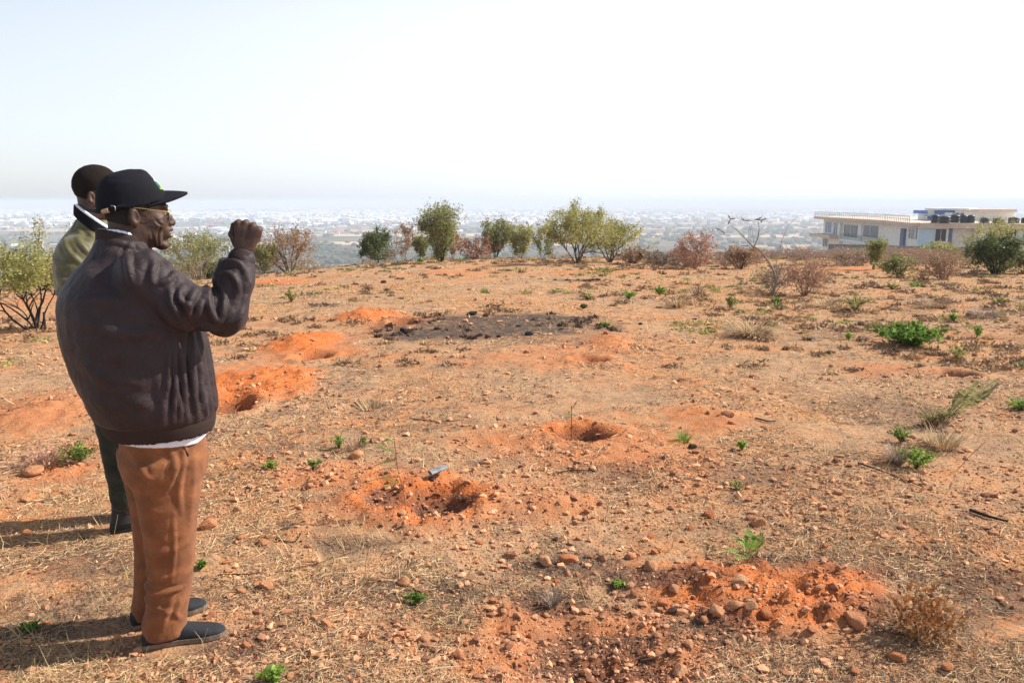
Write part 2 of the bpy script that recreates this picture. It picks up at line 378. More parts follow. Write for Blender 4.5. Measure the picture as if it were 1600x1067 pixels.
# the plain far below: fields, tan strips, bush
vo = N_(t, "ShaderNodeTexVoronoi"); vo.inputs["Scale"].default_value = 1.0
mp = N_(t, "ShaderNodeMapping"); mp.inputs["Scale"].default_value = (.0022, .0045, 1); t.links.new(oc, mp.inputs[0]); t.links.new(mp.outputs[0], vo.inputs["Vector"])
sep = N_(t, "ShaderNodeSeparateColor"); t.links.new(vo.outputs["Color"], sep.inputs[0])
fc = mix(t, ramp(t, noise(t, .012, 6, .7, oc), .4, .6), (.10, .085, .055), (.19, .15, .09))
fc = mix(t, ramp(t, sep.outputs[0], .70, .74), fc, (.46, .32, .20))
fc = mix(t, ramp(t, sep.outputs[1], .75, .80), fc, (.09, .085, .045))
c = mix(t, attr(t, "strip"), c, (.62, .42, .27))
cw = mix(t, attr(t, "scrub"), c, mix(t, ramp(t, noise(t, .9, 6, .7, oc), .4, .62), (.16, .095, .06), (.34, .22, .13)))
c = mix(t, attr(t, "far"), cw, fc)
c = mix(t, mul(t, attr(t, "strip"), attr(t, "far")), c, (.60, .42, .27))
t.links.new(c, p.inputs["Base Color"]); p.inputs["Roughness"].default_value = .95; p.inputs["Specular IOR Level"].default_value = .05
hgt = mul(t, mul(t, n3, 1.0), mul(t, n2, 1.6), 'ADD'); hgt = mul(t, hgt, mul(t, n4, .35), 'ADD'); bump(t, p, hgt, .8, .018)
M_soil = m
ST = .0036
tt = np.concatenate([np.arange(-1.5, -1.0, .02), np.arange(-1.0, 1.0001, ST), np.arange(1.02, 1.5, .02)])
r1 = np.exp(np.arange(math.log(1.3), math.log(66), ST * 1.05)); r2 = np.exp(np.arange(math.log(66) + .012, math.log(70000), .016))
rr = np.concatenate([r1, r2]); Rr, Tt = np.meshgrid(rr, tt, indexing='ij')
gy = Rr - 3.0; gx = Tt * Rr; gz, gred, gash = ground(gx, gy)
gfar = sstep(250, 600, gy); gscr = sstep(34, 46, gy + 3 * fbm(np.stack([gx, gy], -1) * .3, 2, 3))
strip = np.zeros_like(gz)
for (cx, cy, wx, wy) in [(-230, 1180, 160, 55), (-60, 1500, 400, 50), (330, 1420, 260, 45), (420, 2300, 500, 60), (150, 3200, 500, 90), (-300, 2300, 200, 40), (30, 1150, 70, 30), (650, 1900, 300, 40)]:
    strip = np.maximum(strip, 1 - sstep(.8, 1.1, np.maximum(np.abs(gx - cx) / wx, np.abs(gy - cy) / wy) + .2 * fbm(np.stack([gx, gy], -1) * .01, 3, 8)))
nr, nc = gx.shape; I = np.arange(nr - 1)[:, None] * nc + np.arange(nc - 1)[None]
F = np.stack([I, I + 1, I + nc + 1, I + nc], -1).reshape(-1, 4)
gm = mesh_from(np.stack([gx, gy, gz], -1).reshape(-1, 3), F, True, {"red": gred, "ash": gash, "far": gfar, "scrub": gscr, "strip": strip})
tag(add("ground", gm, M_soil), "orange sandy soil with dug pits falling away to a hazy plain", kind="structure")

CREST = lambda t_: float(np.interp(t_, [-.7, -.38, -.2, -.1, .1, .2, .3, .8], [24, 29, 36, 41, 42, 42, 42, 43]))
def pp(px, py, Y): r = sight(px, py); t_ = Y / r[1]; return np.array([r[0] * t_, Y, CAMH + r[2] * t_])

# ------------------------------------------------------------------ people
M_skin1 = mat("skin_dark", (.085, .045, .030), (.050, .026, .018), .58, 30, .3, .25, .002)
M_skin2 = mat("skin_deep", (.085, .042, .030), (.062, .031, .022), .5, 30, .4, .2, .002)
def fabric(name, ca, cb, rough, bs, sc_=900, sheen=.1, spec=.4, wr=9):
    m, t, p, o = nodes(name); oc = objc(t)
    t.links.new(mix(t, ramp(t, noise(t, 14, 5, .6, oc), .3, .7), cb, ca), p.inputs["Base Color"])
    p.inputs["Roughness"].default_value = rough; p.inputs["Specular IOR Level"].default_value = spec; p.inputs["Sheen Weight"].default_value = sheen
    h = mul(t, mul(t, noise(t, sc_, 2, .5, oc), .12), mul(t, noise(t, wr, 3, .5, oc, 1.2), 1.0), 'ADD'); bump(t, p, h, bs, .012)
    return m
M_jacket = fabric("brown_satin_cloth", (.034, .020, .022), (.025, .015, .016), .56, .6, spec=.30, sheen=.03, wr=18)
M_rib = mat("brown_rib_knit", (.045, .030, .026), (.034, .022, .020), .85, 300, .15, .5, .002)
M_trs = fabric("rust_brown_cloth", (.27, .105, .043), (.17, .066, .028), .88, .7, spec=.15)
M_white = mat("white_cotton", (.78, .80, .86), (.70, .72, .80), .8, 40, .2, .2, .002)
M_shoe = mat("charcoal_mesh_fabric", (.022, .024, .029), (.014, .015, .019), .75, 400, .3, .5, .002)
M_sole = mat("grey_brown_rubber", (.20, .15, .11), (.14, .10, .075), .7, 60, .3)
M_cap = mat("black_cap_cotton", (.013, .013, .018), (.008, .008, .012), .9, 500, .15, .4, .001)
M_gold = mat("gold_wire", (.80, .58, .22), (.75, .5, .18), .25, 50, .5, metal=1)
M_tan = mat("tan_leather_tab", (.50, .30, .18), None, .6, 50)
M_steel = mat("bright_buckle_metal", (.7, .7, .7), None, .3, 50, metal=1)
M_grn = mat("green_embroidery", (.0, .42, .16), None, .7, 80); M_yel = mat("yellow_green_embroidery", (.45, .75, .05), None, .7, 80)
M_hair = mat("black_short_hair", (.030, .021, .018), (.016, .011, .010), .95, 400, .1, .8, .003)
M_hairg = mat("grizzled_short_hair", (.05, .045, .042), (.02, .017, .016), .95, 500, .1, .8, .003)
M_olive = fabric("olive_green_satin", (.105, .092, .028), (.075, .066, .02), .5, .5, spec=.5)
M_blkrib = mat("black_rib_knit", (.012, .012, .014), None, .9, 300, .1)
M_camo = fabric("dark_olive_trouser_cloth", (.040, .042, .028), (.016, .018, .013), .85, .4, spec=.15)
M_boot = mat("black_boot_leather", (.015, .015, .016), None, .5, 60, .4)
M_lens = None
m, t, p, o = nodes("spectacle_glass"); p.inputs["Base Color"].default_value = (.9, .93, .9, 1); p.inputs["Roughness"].default_value = .05
p.inputs["Transmission Weight"].default_value = .9; p.inputs["IOR"].default_value = 1.1; M_lens = m
m, t, p, o = nodes("lip_skin"); p.inputs["Base Color"].default_value = (.32, .15, .13, 1); p.inputs["Roughness"].default_value = .4; M_lip = m
M_eye = mat("eye_white", (.55, .5, .45), None, .25, 10)

ANG = R(30); B1 = np.array([-1.364, 2.834, 0.0])
def loc_px(px, py, yl=-.22, b=B1, ang=ANG):
    """body-frame (x, z) of a point seen at px,py on the plane yl to the side of the body's middle"""
    f = np.array([math.cos(ang), math.sin(ang), 0]); n = np.array([-f[1], f[0], 0]); bb = b + n * yl
    r = sight(px, py); o_ = np.array([0, 0, CAMH]); t_ = np.dot(bb - o_, n) / np.dot(r, n); q = o_ + r * t_
    return np.array([np.dot(q - b, f), q[2]])
def pl(pts, yl=-.22): return [loc_px(a, b, yl) for a, b in pts]

def head_sdf(hx, hz, s=1.0, old=True):
    def f(X, Y, Z):
        X = (X - hx) / s; Y = Y / s; Z = (Z - hz) / s      # head frame: origin at ear level centre, face to +x
        A = np.abs(Y)
        d = ell(X, Y, Z, (0.0, 0, .060), (.100, .078, .092))
        d = smin(d, ell(X, Y, Z, (.045, 0, -.012), (.066, .060, .085)), .03)
        d = smin(d, ell(X, Y, Z, (.030, 0, -.060), (.060, .058, .040)), .025)
        d = smin(d, ell(X, Y, Z, (.088, 0, -.103), (.024, .026, .018)), .022)
        d = smin(d, ell(X, A, Z, (.070, .040, -.020), (.030, .022, .026)), .02)      # cheekbone
        d = smin(d, ell(X, A, Z, (.100, .026, .036), (.014, .026, .010)), .014)       # brow
        d = smax(d, -ell(X, A, Z, (.114, .030, .012), (.014, .017, .013)), .010)      # socket
        d = smin(d, ell(X, A, Z, (.0925, .030, .012), (.012, .013, .011)), .003)      # eyeball / lid
        d = smin(d, cone(X, Y, Z, (.107, 0, .022), (.126, 0, -.022), .009, .013), .012)
        d = smin(d, ell(X, A, Z, (.116, .013, -.026), (.011, .009, .009)), .006)
        d = smin(d, ell(X, Y, Z, (.098, 0, -.055), (.022, .030, .028)), .014)         # muzzle
        d = smin(d, ell(X, Y, Z, (.117, 0, -.047), (.012, .022, .0075)), .006)
        d = smin(d, ell(X, Y, Z, (.113, 0, -.069), (.013, .021, .0085)), .006)
        d = smax(d, -ell(X, Y, Z, (.122, 0, -.0575), (.014, .022, .0030)), .003)
        if old:
            d = smin(d, ell(X, A, Z, (.068, .036, -.078), (.018, .016, .030)), .012)  # jowl
        # ear
        e = ell(X + .35 * (A - .078), A, Z, (-.004, .083, -.002), (.018, .013, .033)); e = smax(e, -ell(X, A, Z, (.004, .096, .002), (.011, .012, .021)), .004)
        d = smin(d, e, .006)
        # neck
        d = smin(d, cone(X, Y, Z, (-.030, 0, -.17), (-.020, 0, -.03), .072, .064), .03)
        return d * s
    return f
def smear(V, F, amp, scale, seed): return V + vnormals(V, F) * (amp * fbm(V * scale, 3, seed))[:, None]
def join(parts):
    V = []; F = []; n = 0
    for v, f in parts: V.append(v); F.append(f + n); n += len(v)
    return np.vstack(V), np.vstack(F)
def hand_sdf(W, U, S, Nn, curl=1.0, k=1.0):
    """right fist. W wrist, U towards knuckles, S towards little finger, Nn out of the back of the hand"""
    W, U, S, Nn = [np.array(v, float) for v in (W, U, S, Nn)]
    def P(u, s, n): return W + (U * u + S * s + Nn * n) * k
    def f(X, Y, Z):
        d = cone(X, Y, Z, P(-.05, 0, 0), P(.0, 0, 0), .029, .027)
        d = smin(d, cone(X, Y, Z, P(.02, .012, -.004), P(.068, .020, -.004), .021, .0225), .02)
        d = smin(d, cone(X, Y, Z, P(.02, -.012, -.004), P(.065, -.018, -.004), .021, .022), .02)
        for i, (s0, s1, L, hh) in enumerate([(-.012, -.034, .030, .082), (-.004, -.012, .033, .087), (.005, .010, .030, .084), (.014, .031, .025, .075)]):
            kn = P(hh, s1, .004)
            d = smin(d, cone(X, Y, Z, P(.010, s0, .008), kn, .0095, .0115), .014)        # metacarpal ridge
            a = P(hh + .004, s1 * 1.03, -L * .95); b = P(hh - .030, s1 * 1.0, -L * 1.25); c_ = P(hh - .036, s1 * .9, -.020)
            d = smin(d, cone(X, Y, Z, kn, a, .0108, .0100), .004)
            q = cone(X, Y, Z, a, b, .0098, .0088); q = smin(q, cone(X, Y, Z, b, c_, .0088, .0078), .003)
            d = smin(d, q, .0015)
        # thumb leaves the side of the palm near its base and closes against the first finger
        q = cone(X, Y, Z, P(.018, -.024, -.008), P(.045, -.046, -.020), .016, .0125)
        q = smin(q, cone(X, Y, Z, P(.045, -.046, -.020), P(.072, -.047, -.034), .0120, .0105), .006)
        q = smin(q, cone(X, Y, Z, P(.072, -.047, -.034), P(.088, -.034, -.044), .0105, .0085), .004)
        return smin(d, q, .006)
    return f
def shoe(name, x0, y0, rz, L, parent, mu, ms, hgt=.075):
    """loft along the foot; heel at origin"""
    e = bpy.data.objects.new("tmp", None); bpy.data.objects.remove(e)
    T = [(0, .028, .030, .055), (.03, .034, .040, .062), (.25, .036, .040, .068), (.45, .038, .040, .072), (.60, .043, .044, .058), (.78, .047, .046, .044), (.92, .036, .040, .036), (.985, .018, .026, .026)]
    T = np.array(T); us = np.linspace(0, .985, 30); n = 20; rings = []
    for u in us:
        hw = np.interp(u, T[:, 0], T[:, 1]); hh = np.interp(u, T[:, 0], T[:, 3]); th = np.arange(n) / n * 2 * math.pi
        cy = .006 * math.sin(u * math.pi)
        y = hw * np.sign(np.cos(th)) * np.abs(np.cos(th)) ** .7 + cy; z = np.where(np.sin(th) > 0, .014 + (hh - .014) * np.abs(np.sin(th)) ** .8, .014 + .006 * np.sin(th))
        rings.append(np.stack([np.full(n, u * L), y, z], -1))
    V = np.vstack(rings + [np.array([[-.004, 0, .03], [L, 0, .018]])]); nr_ = len(us); I = np.arange(nr_ - 1)[:, None] * n; j = np.arange(n)[None]; j2 = (j + 1) % n
    F4 = np.stack([I + j, I + n + j, I + n + j2, I + j2], -1).reshape(-1, 4); a, b = nr_ * n, nr_ * n + 1
    F3 = [[k, (k + 1) % n, a] for k in range(n)] + [[(nr_ - 1) * n + (k + 1) % n, (nr_ - 1) * n + k, b] for k in range(n)]
    me = mesh_from(V, [np.array(F3), F4]); o_ = add(name, me, mu, parent, (x0, y0, 0.004), (0, 0, rz))
    sm = MB(); out = []
    for u in np.linspace(0, 1, 26):
        hw = np.interp(min(u, .985), T[:, 0], T[:, 1]) + .003; out.append((u * (L + .006) - .003, hw * (1 if u < .985 else .6)))
    loop = [(x, y + .006 * math.sin(max(x, 0) / L * math.pi)) for x, y in out] + [(x, -y + .006 * math.sin(max(x, 0) / L * math.pi)) for x, y in out[::-1]]
    n2 = len(loop); V = [(x, y, 0) for x, y in loop] + [(x, y, .017) for x, y in loop]
    Fq = [[k, (k + 1) % n2, n2 + (k + 1) % n2, n2 + k] for k in range(n2)]
    h2 = n2 // 2
    Fq += [[k, n2 - 1 - k, n2 - 2 - k, k + 1] for k in range(h2 - 1)] + [[n2 + k, n2 + k + 1, n2 + n2 - 2 - k, n2 + n2 - 1 - k] for k in range(h2 - 1)]
    sm.put(np.array(V), np.array(Fq)); sm.build("sole", ms, o_, smooth=False)
    return o_
def sdf_obj(name, f, lo, hi, h, mt, parent, post=None, it=2, extra=None):
    V, F_ = nets(f, lo, hi, h); V = relax(V, F_, it)
    if post: V = post(V, F_)
    if extra: V, F_ = join([(V, F_)] + extra)
    return add(name, mesh_from(V, F_), mt, parent)
def march(f, O, D, tmax=.6):
    """first surface hit along D from O (arrays (n,3))"""
    P = np.array(O, float); D = np.array(D, float)
    for _ in range(80):
        d = f(P[:, 0], P[:, 1], P[:, 2]); P = P + D * np.clip(d, -.01, .03)[:, None] * .8
    return P

# ---- the older man in a cap, brown jacket, right fist raised
P1 = empty("person", B1, ANG, label="man in black cap and dark brown jacket raising his right fist, rust-brown trousers", cat="person")
HX, HZ = .016, 1.598
hs = head_sdf(HX, HZ)
Vh, Fh = nets(hs, (-.14, -.11, 1.40), (.18, .11, 1.78), .0028); Vh = relax(Vh, Fh, 1)
Nh = vnormals(Vh, Fh)
fl = [(pl([(251, 352), (247, 366), (247, 380), (251, 392)], -.04), .0035, -.006), (pl([(256, 358), (255, 372), (253, 384)], -.04), .003, -.0035), (pl([(240, 340), (247, 349), (255, 352)], -.05), .004, -.003),
      (pl([(236, 362), (240, 376), (243, 388)], -.05), .004, -.003), (pl([(246, 325), (254, 328), (262, 327)], -.05), .003, -.002)]
Vh = folds(Vh, Nh, fl); Vh = smear(Vh, Fh, .0012, 60, 3)
wr = loc_px(381, 392, -.20); kn = loc_px(387, 358, -.20)
Wp = np.array([wr[0], -.20, wr[1] - .005]); Uu = np.array([kn[0] - wr[0], -.004, kn[1] - wr[1]]); Uu /= np.linalg.norm(Uu)
Sv = np.array([.93, -.30, 0]); Sv -= Uu * (Sv @ Uu); Sv /= np.linalg.norm(Sv); Nv = np.cross(Uu, Sv); 
if Nv[1] > 0: Nv = -Nv
hf = hand_sdf(Wp, Uu, Sv, Nv, k=1.17)
Vf, Ff = nets(hf, Wp - .13, Wp + .15, .0024); Vf = relax(Vf, Ff, 1)
Sh = np.array([*loc_px(224, 436, -.19)]); SH = np.array([Sh[0], -.175, Sh[1]]); e_ = loc_px(350, 489, -.24); EL = np.array([e_[0], -.235, e_[1]])
def limbs(X, Y, Z):
    d = loft(X, Y, Z, [(.78, .03, .12, 0, .15), (1.1, .0, .17, 0, .18), (1.3, -.04, .14, 0, .18), (1.42, -.03, .07, 0, .10), (1.47, -.02, .05, 0, .055)])
    for (a, b, ra, rb) in [((.03, -.09, .75), (.03, -.09, .12), .075, .04), ((.03, .09, .75), (.0, .09, .12), .075, .04), (SH, EL, .05, .042), (EL, Wp, .042, .026),
                           ((-.05, .2, 1.36), (-.03, .27, 1.08), .05, .042), ((-.03, .27, 1.08), (.14, .23, .93), .042, .026)]:
        d = smin(d, cone(X, Y, Z, a, b, ra, rb), .02)
    return d
Vl, Fl = nets(limbs, (-.3, -.33, .05), (.5, .36, 1.52), .014)
lw = np.array([.145, .23, .925]); hl = hand_sdf(lw, (.85, -.1, -.5), (-.3, .5, -.8), (.1, .95, .1), k=1.0)
Vl2, Fl2 = nets(hl, lw - .13, lw + .15, .004)
Vb, Fb = join([(Vh, Fh), (Vf, Ff), (Vl, Fl), (Vl2, Fl2)])
body = add("body", mesh_from(Vb, Fb), M_skin1, P1)
for s_ in (-1, 1):
    e = MB(); th = np.linspace(0, math.pi * 2, 9)
    V, F_ = nets(lambda X, Y, Z: ell(X, Y, Z, (HX + .0965, s_ * .030, HZ + .010), (.0098, .011, .0062)), (HX + .08, s_ * .03 - .015, HZ - .002), (HX + .115, s_ * .03 + .015, HZ + .022), .002)
    add("eye", mesh_from(V, F_), M_eye, P1)
V, F_ = nets(lambda X, Y, Z: ell(X, Y, Z, (HX + .1145, 0, HZ - .0685), (.0138, .0205, .0080)), (HX + .095, -.03, HZ - .08), (HX + .135, .03, HZ - .055), .002)
add("lower_lip", mesh_from(V, F_), M_lip, P1)
# hair showing below the cap
def hairf(X, Y, Z):
    d = smax(hs(X, Y, Z) - .003, -ell(X - HX, np.abs(Y), Z - HZ, (.002, .082, -.002), (.026, .022, .038)), .004)
    d = smax(d, (X - HX - .004) * .8 - (Z - HZ) * .35 + .006, .006)
    d = smax(d, (HZ - .040) - Z - (X - HX) * .3, .006); return smax(d, Z - HZ - .06, .004)
sdf_obj("hair", hairf, (-.13, -.11, 1.5), (.10, .11, 1.70), .003, M_hairg, P1, lambda V, F_: smear(V, F_, .0015, 150, 5))
# cap
def capf(X, Y, Z):
    T = [(1.595, -.006 + .006, .098, 0, .086), (1.63, .010, .1115, 0, .088), (1.66, .016, .1165, 0, .087), (1.688, .0165, .112, 0, .085), (1.715, .012, .096, 0, .078), (1.74, .014, .076, 0, .060), (1.757, .030, .048, 0, .036), (1.764, .036, .026, 0, .020)]
    d = loft(X, Y, Z, T, 2.15, .010)
    cut = 1.627 + .17 * (X - .0) + .10 * np.maximum(X - .02, 0)
    d = smax(d, cut - Z, .004)
    fp = (X - .122) * .79 + (Z - 1.688) * .61                       # flat, raked front panel
    d = smax(d, fp - .002, .010)
    return d
cp = sdf_obj("cap", capf, (-.13, -.11, 1.58), (.16, .11, 1.79), .0032, M_cap, P1, lambda V, F_: smear(V, F_, .0018, 28, 8))
bm_ = MB(); nu, nv = 22, 12; top = []; bot = []
for i in range(nu + 1):
    a = (i / nu - .5) * 2
    for j in range(nv + 1):
        v = j / nv; L = .112 * math.sqrt(max(0, 1 - (abs(a) ** 2.6) * .98)) * v
        yy = a * .078 * (1 - .06 * v); xb = .110 - .048 * a * a - .02; x = xb + L
        z = 1.687 + .09 * (x - .12) - .064 * a * a * (1 - .45 * v) - .012 * v * v
        top.append((x, yy, z + .004)); bot.append((x, yy, z - .004))
q = nv + 1; nT = len(top); Fq = []
for i in range(nu):
    for j in range(nv):
        k = i * q + j; Fq += [[k, k + q, k + q + 1, k + 1], [nT + k, nT + k + 1, nT + k + q + 1, nT + k + q]]
    k = i * q + nv; Fq.append([k, k + q, nT + k + q, nT + k])
for j in range(nv): Fq += [[j, j + 1, nT + j + 1, nT + j], [nu * q + j + 1, nu * q + j, nT + nu * q + j, nT + nu * q + j + 1]]
bm_.put(np.array(top + bot), np.array(Fq)); bm_.build("brim", M_cap, cp)
def patch(name, pts, mt, parent, f, D, off=.0012, thick=.0015, yl=-.08):
    """small raised emblem laid on a surface; pts body-frame (x,y,z) ring seen along -D"""
    P = march(f, np.array(pts, float) - np.array(D) * .08, np.tile(np.array(D, float), (len(pts), 1))); c_ = P.mean(0); n = len(P)
    O = -np.array(D, float); V = np.vstack([P + O * thick, [c_ + O * thick], P - O * .002])
    F3 = [[k, (k + 1) % n, n] for k in range(n)]; b = MB(); b.V.append(V); b.A.append(np.full(len(V), .5)); b.n = len(V); b.F3.append(np.array(F3))
    b.F4.append(np.array([[k, n + 1 + k, n + 1 + (k + 1) % n, (k + 1) % n] for k in range(n)])); return b.build(name, mt, parent)
Dp = (-.79, 0, -.61)
def onpanel(s, y): return (.122 - .61 * s + .002, y, 1.688 + .79 * s)        # s metres up the panel
emb = patch("emblem", [onpanel(*q_) for q_ in [(.014, -.040), (.016, -.010), (.022, .012), (.030, .014), (.044, .006), (.052, -.012), (.050, -.034), (.038, -.046), (.024, -.048)]], M_grn, cp, capf, Dp)
patch("emblem_band", [onpanel(*q_) for q_ in [(.012, -.046), (.012, -.010), (.014, .012), (.022, .014), (.021, -.012), (.020, -.050)]], M_yel, emb, capf, Dp, thick=.003)
patch("emblem_ring", [onpanel(*q_) for q_ in [(.046, -.040), (.054, -.034), (.058, -.014), (.054, .004), (.049, .002), (.052, -.014), (.049, -.030)]], M_white, emb, capf, Dp, thick=.0028)
def surf_px(f, pts, yl, dirn=(0, 1, 0), n=6, out=.002):
    C = spl([(a, b) for a, b in pts], n); Q = np.array([loc_px(a, b, yl) for a, b in C]); O_ = np.stack([Q[:, 0], np.full(len(Q), -.33), Q[:, 1]], -1)
    P = march(f, O_, np.tile(np.array(dirn, float), (len(O_), 1))); P[:, 1] -= out; return P
b = MB(); b.tube(surf_px(capf, [(151, 331), (160, 330), (176, 326), (196, 322)], -.07, out=.001), .0075, 6); b.build("strap", M_cap, cp)
st = MB(); P = surf_px(capf, [(161, 331), (170, 329)], -.075, out=.006); st.tube(P, .0085, 6); st.build("strap_tab", M_tan, cp)
bk = MB(); P = surf_px(capf, [(173, 321.5), (178, 322), (180, 327), (178, 332), (174, 332.5)], -.075, out=.011); bk.tube(P, .0012, 5); bk.build("buckle", M_steel, cp)
# glasses
gl = MB()
for s_ in (-1, 1):
    c_ = np.array([.136, s_ * .034, 1.602]); th = np.linspace(0, 2 * math.pi, 25)
    ring = np.stack([c_[0] - np.abs(np.cos(th) * .0) - .006 * np.abs(s_ * np.cos(th) + 0) * 0, c_[1] + .027 * np.cos(th), c_[2] + .019 * np.sin(th)], -1); ring[:, 0] = c_[0] + .10 * (ring[:, 2] - c_[2]) - .15 * np.abs(ring[:, 1] - s_ * .01)
    gl.tube(ring, .0013, 5, cap=False)
    gl.tube(spl([(.131, s_ * .061, 1.613), (.126, s_ * .071, 1.615), (.08, s_ * .080, 1.621), (.040, s_ * .082, 1.627), (.012, s_ * .084, 1.630)], 5), .0014, 5)
    d = MB(); k = len(ring) - 1; d.put(np.vstack([ring[:k], [c_]]), np.array([[i, (i + 1) % k, k] for i in range(k)])); LN = d if s_ == -1 else LN
    if s_ == 1: lens_b = d
    else: lens_a = d
gl.tube(spl([(.133, -.010, 1.606), (.141, 0, 1.610), (.133, .010, 1.606)], 5), .0013, 5)
go = gl.build("glasses", M_gold, P1)
lens_a.build("lens", M_lens, go); lens_b.build("lens", M_lens, go)
# jacket
def torso_table(infl=0.0):
    rows = [(.865, .0425, .207, .235), (.92, .030, .220, .243), (.965, .021, .224, .246), (1.06, .0045, .2335, .250), (1.14, -.008, .237, .252), (1.20, -.019, .234, .252), (1.30, -.030, .221, .245),
            (1.345, -.036, .196, .225), (1.39, -.036, .164, .190), (1.43, -.034, .130, .145), (1.47, -.032, .098, .100), (1.50, -.030, .086, .084), (1.525, -.028, .080, .078)]
    return [(z, cx, a + infl, 0, b + infl) for z, cx, a, b in rows]
def sleeve(X, Y, Z, right=True, infl=0):
    if right:
        mq = loc_px(287, 476, -.24); mid = np.array([mq[0], -.232, mq[1]])
        fw = Wp - EL
        a = cone(X, Y, Z, SH, mid, .090, .074); a = smin(a, cone(X, Y, Z, mid, EL + np.array([-.005, 0, -.004]), .074, .068), .03)
        b_ = cone(X, Y, Z, EL + np.array([.012, 0, -.014]), EL + fw * .55, .060, .067); b_ = smin(b_, cone(X, Y, Z, EL + fw * .55, EL + fw * .86, .063, .047), .02)
        return smin(a, b_, .03) - infl
    a = cone(X, Y, Z, (-.05, .18, 1.33), (-.03, .275, 1.07), .095, .082); b_ = cone(X, Y, Z, (-.03, .275, 1.07), (.12, .235, .94), .078, .055)
    return smin(a, b_, .03) - infl
def jf(X, Y, Z):
    d = loft(X, Y, Z, torso_table(), 2.25, .02)
    d = smin(d, sleeve(X, Y, Z), .035); d = smin(d, sleeve(X, Y, Z, False), .035)
    # neck opening
    d = smax(d, -loft(X, Y, Z, [(1.36, .01, .05, 0, .06), (1.50, -.012, .066, 0, .066), (1.56, -.012, .075, 0, .075)], 2, .01), .008)
    # open front: a shallow slot down the middle shows the shirt
    d = smax(d, -smax(smax(np.abs(Y) - (.018 + .03 * sstep(1.25, 1.5, Z)), .19 - .35 * np.maximum(Z - 1.25, 0) - X, .01), 0.0 - Z, .01), .012)
    return d
JF = []
def jfold(pts, wd, am, yl=-.25): JF.append((pl(pts, yl), wd * .85, am * 1.2))
jfold([(214, 382), (205, 398), (203, 418), (207, 446)], .007, .009)                       # armhole seam ridge
jfold([(220, 385), (232, 396), (252, 402), (268, 412)], .008, .010); jfold([(226, 398), (240, 410), (236, 430), (238, 448)], .010, .009)
jfold([(240, 442), (262, 438), (272, 430), (282, 436)], .008, .011); jfold([(262, 446), (266, 470), (276, 490), (286, 500)], .009, .014)
jfold([(284, 448), (276, 460), (282, 470), (292, 476)], .008, .012); jfold([(304, 452), (292, 468), (290, 484), (294, 496)], .009, .012)
jfold([(318, 452), (314, 466), (306, 482), (303, 498)], .009, .010); jfold([(333, 442), (324, 455), (322, 475), (330, 492), (338, 500)], .010, .016)
jfold([(340, 440), (348, 455), (344, 478), (340, 498)], .009, .011); jfold([(350, 425), (362, 432), (368, 450), (364, 470)], .009, .010)
jfold([(342, 418), (356, 410), (374, 414), (382, 432)], .008, .012); jfold([(392, 430), (384, 455), (374, 480), (362, 508)], .010, .006)
jfold([(352, 505), (366, 494), (380, 476)], .007, .006); jfold([(250, 470), (262, 492), (285, 508), (312, 514)], .014, .010)
jfold([(300, 500), (318, 508), (340, 510)], .010, .008); jfold([(160, 395), (190, 405), (205, 430), (212, 470)], .02, .006); jfold([(120, 430), (160, 450), (190, 490)], .03, .006)
jfold([(170, 380), (195, 384), (222, 392)], .010, .006); jfold([(252, 396), (262, 410), (272, 424)], .007, .006)
for x0, x1, y0, y1, wd, am in [(262, 252, 532, 650, .009, .010), (270, 268, 540, 655, .007, .010), (281, 285, 535, 640, .007, .008), (292, 294, 530, 610, .008, -.012), (300, 303, 530, 650, .009, .010), (311, 316, 540, 640, .008, .007), (322, 322, 570, 650, .007, .006), (245, 250, 590, 660, .012, .007), (273, 280, 600, 655, .006, .009)]:
    jfold([(x0, y0), ((x0 + x1) / 2 + 2, (y0 + y1) / 2), (x1, y1)], wd, am, -.2)
for pts in [[(130, 500), (180, 520), (240, 520), (262, 515)], [(112, 560), (160, 590), (215, 600)], [(140, 630), (180, 640), (225, 655)], [(100, 480), (140, 470), (200, 470)], [(160, 600), (200, 625), (250, 640)]]: jfold(pts, .022, .006)
def jpost(V, F_):
    N = vnormals(V, F_); V = folds(V, N, JF); N = vnormals(V, F_)
    n = fbm(V * np.array([9, 9, 5]) + .6 * fbm(V * 7, 2, 60)[:, None], 3, 61)
    r_ = 1 - np.abs(n) * 2
    band = sstep(.862, .90, V[:, 2])
    V = V + N * ((.005 * r_ + .0012 * (1 - 2 * np.abs(fbm(V * np.array([24, 24, 14]), 2, 62)))) * band)[:, None]
    fr = sstep(.05, .16, V[:, 0]) * band * (1 - sstep(1.2, 1.3, V[:, 2]))
    return V + N * (.004 * np.sin(np.arctan2(V[:, 1], V[:, 0]) * 38 + 3 * fbm(V * 6, 2, 63)) * fr)[:, None]
jk = sdf_obj("jacket", jf, (-.30, -.36, .84), (.52, .39, 1.55), .0062, M_jacket, P1, jpost, 2)
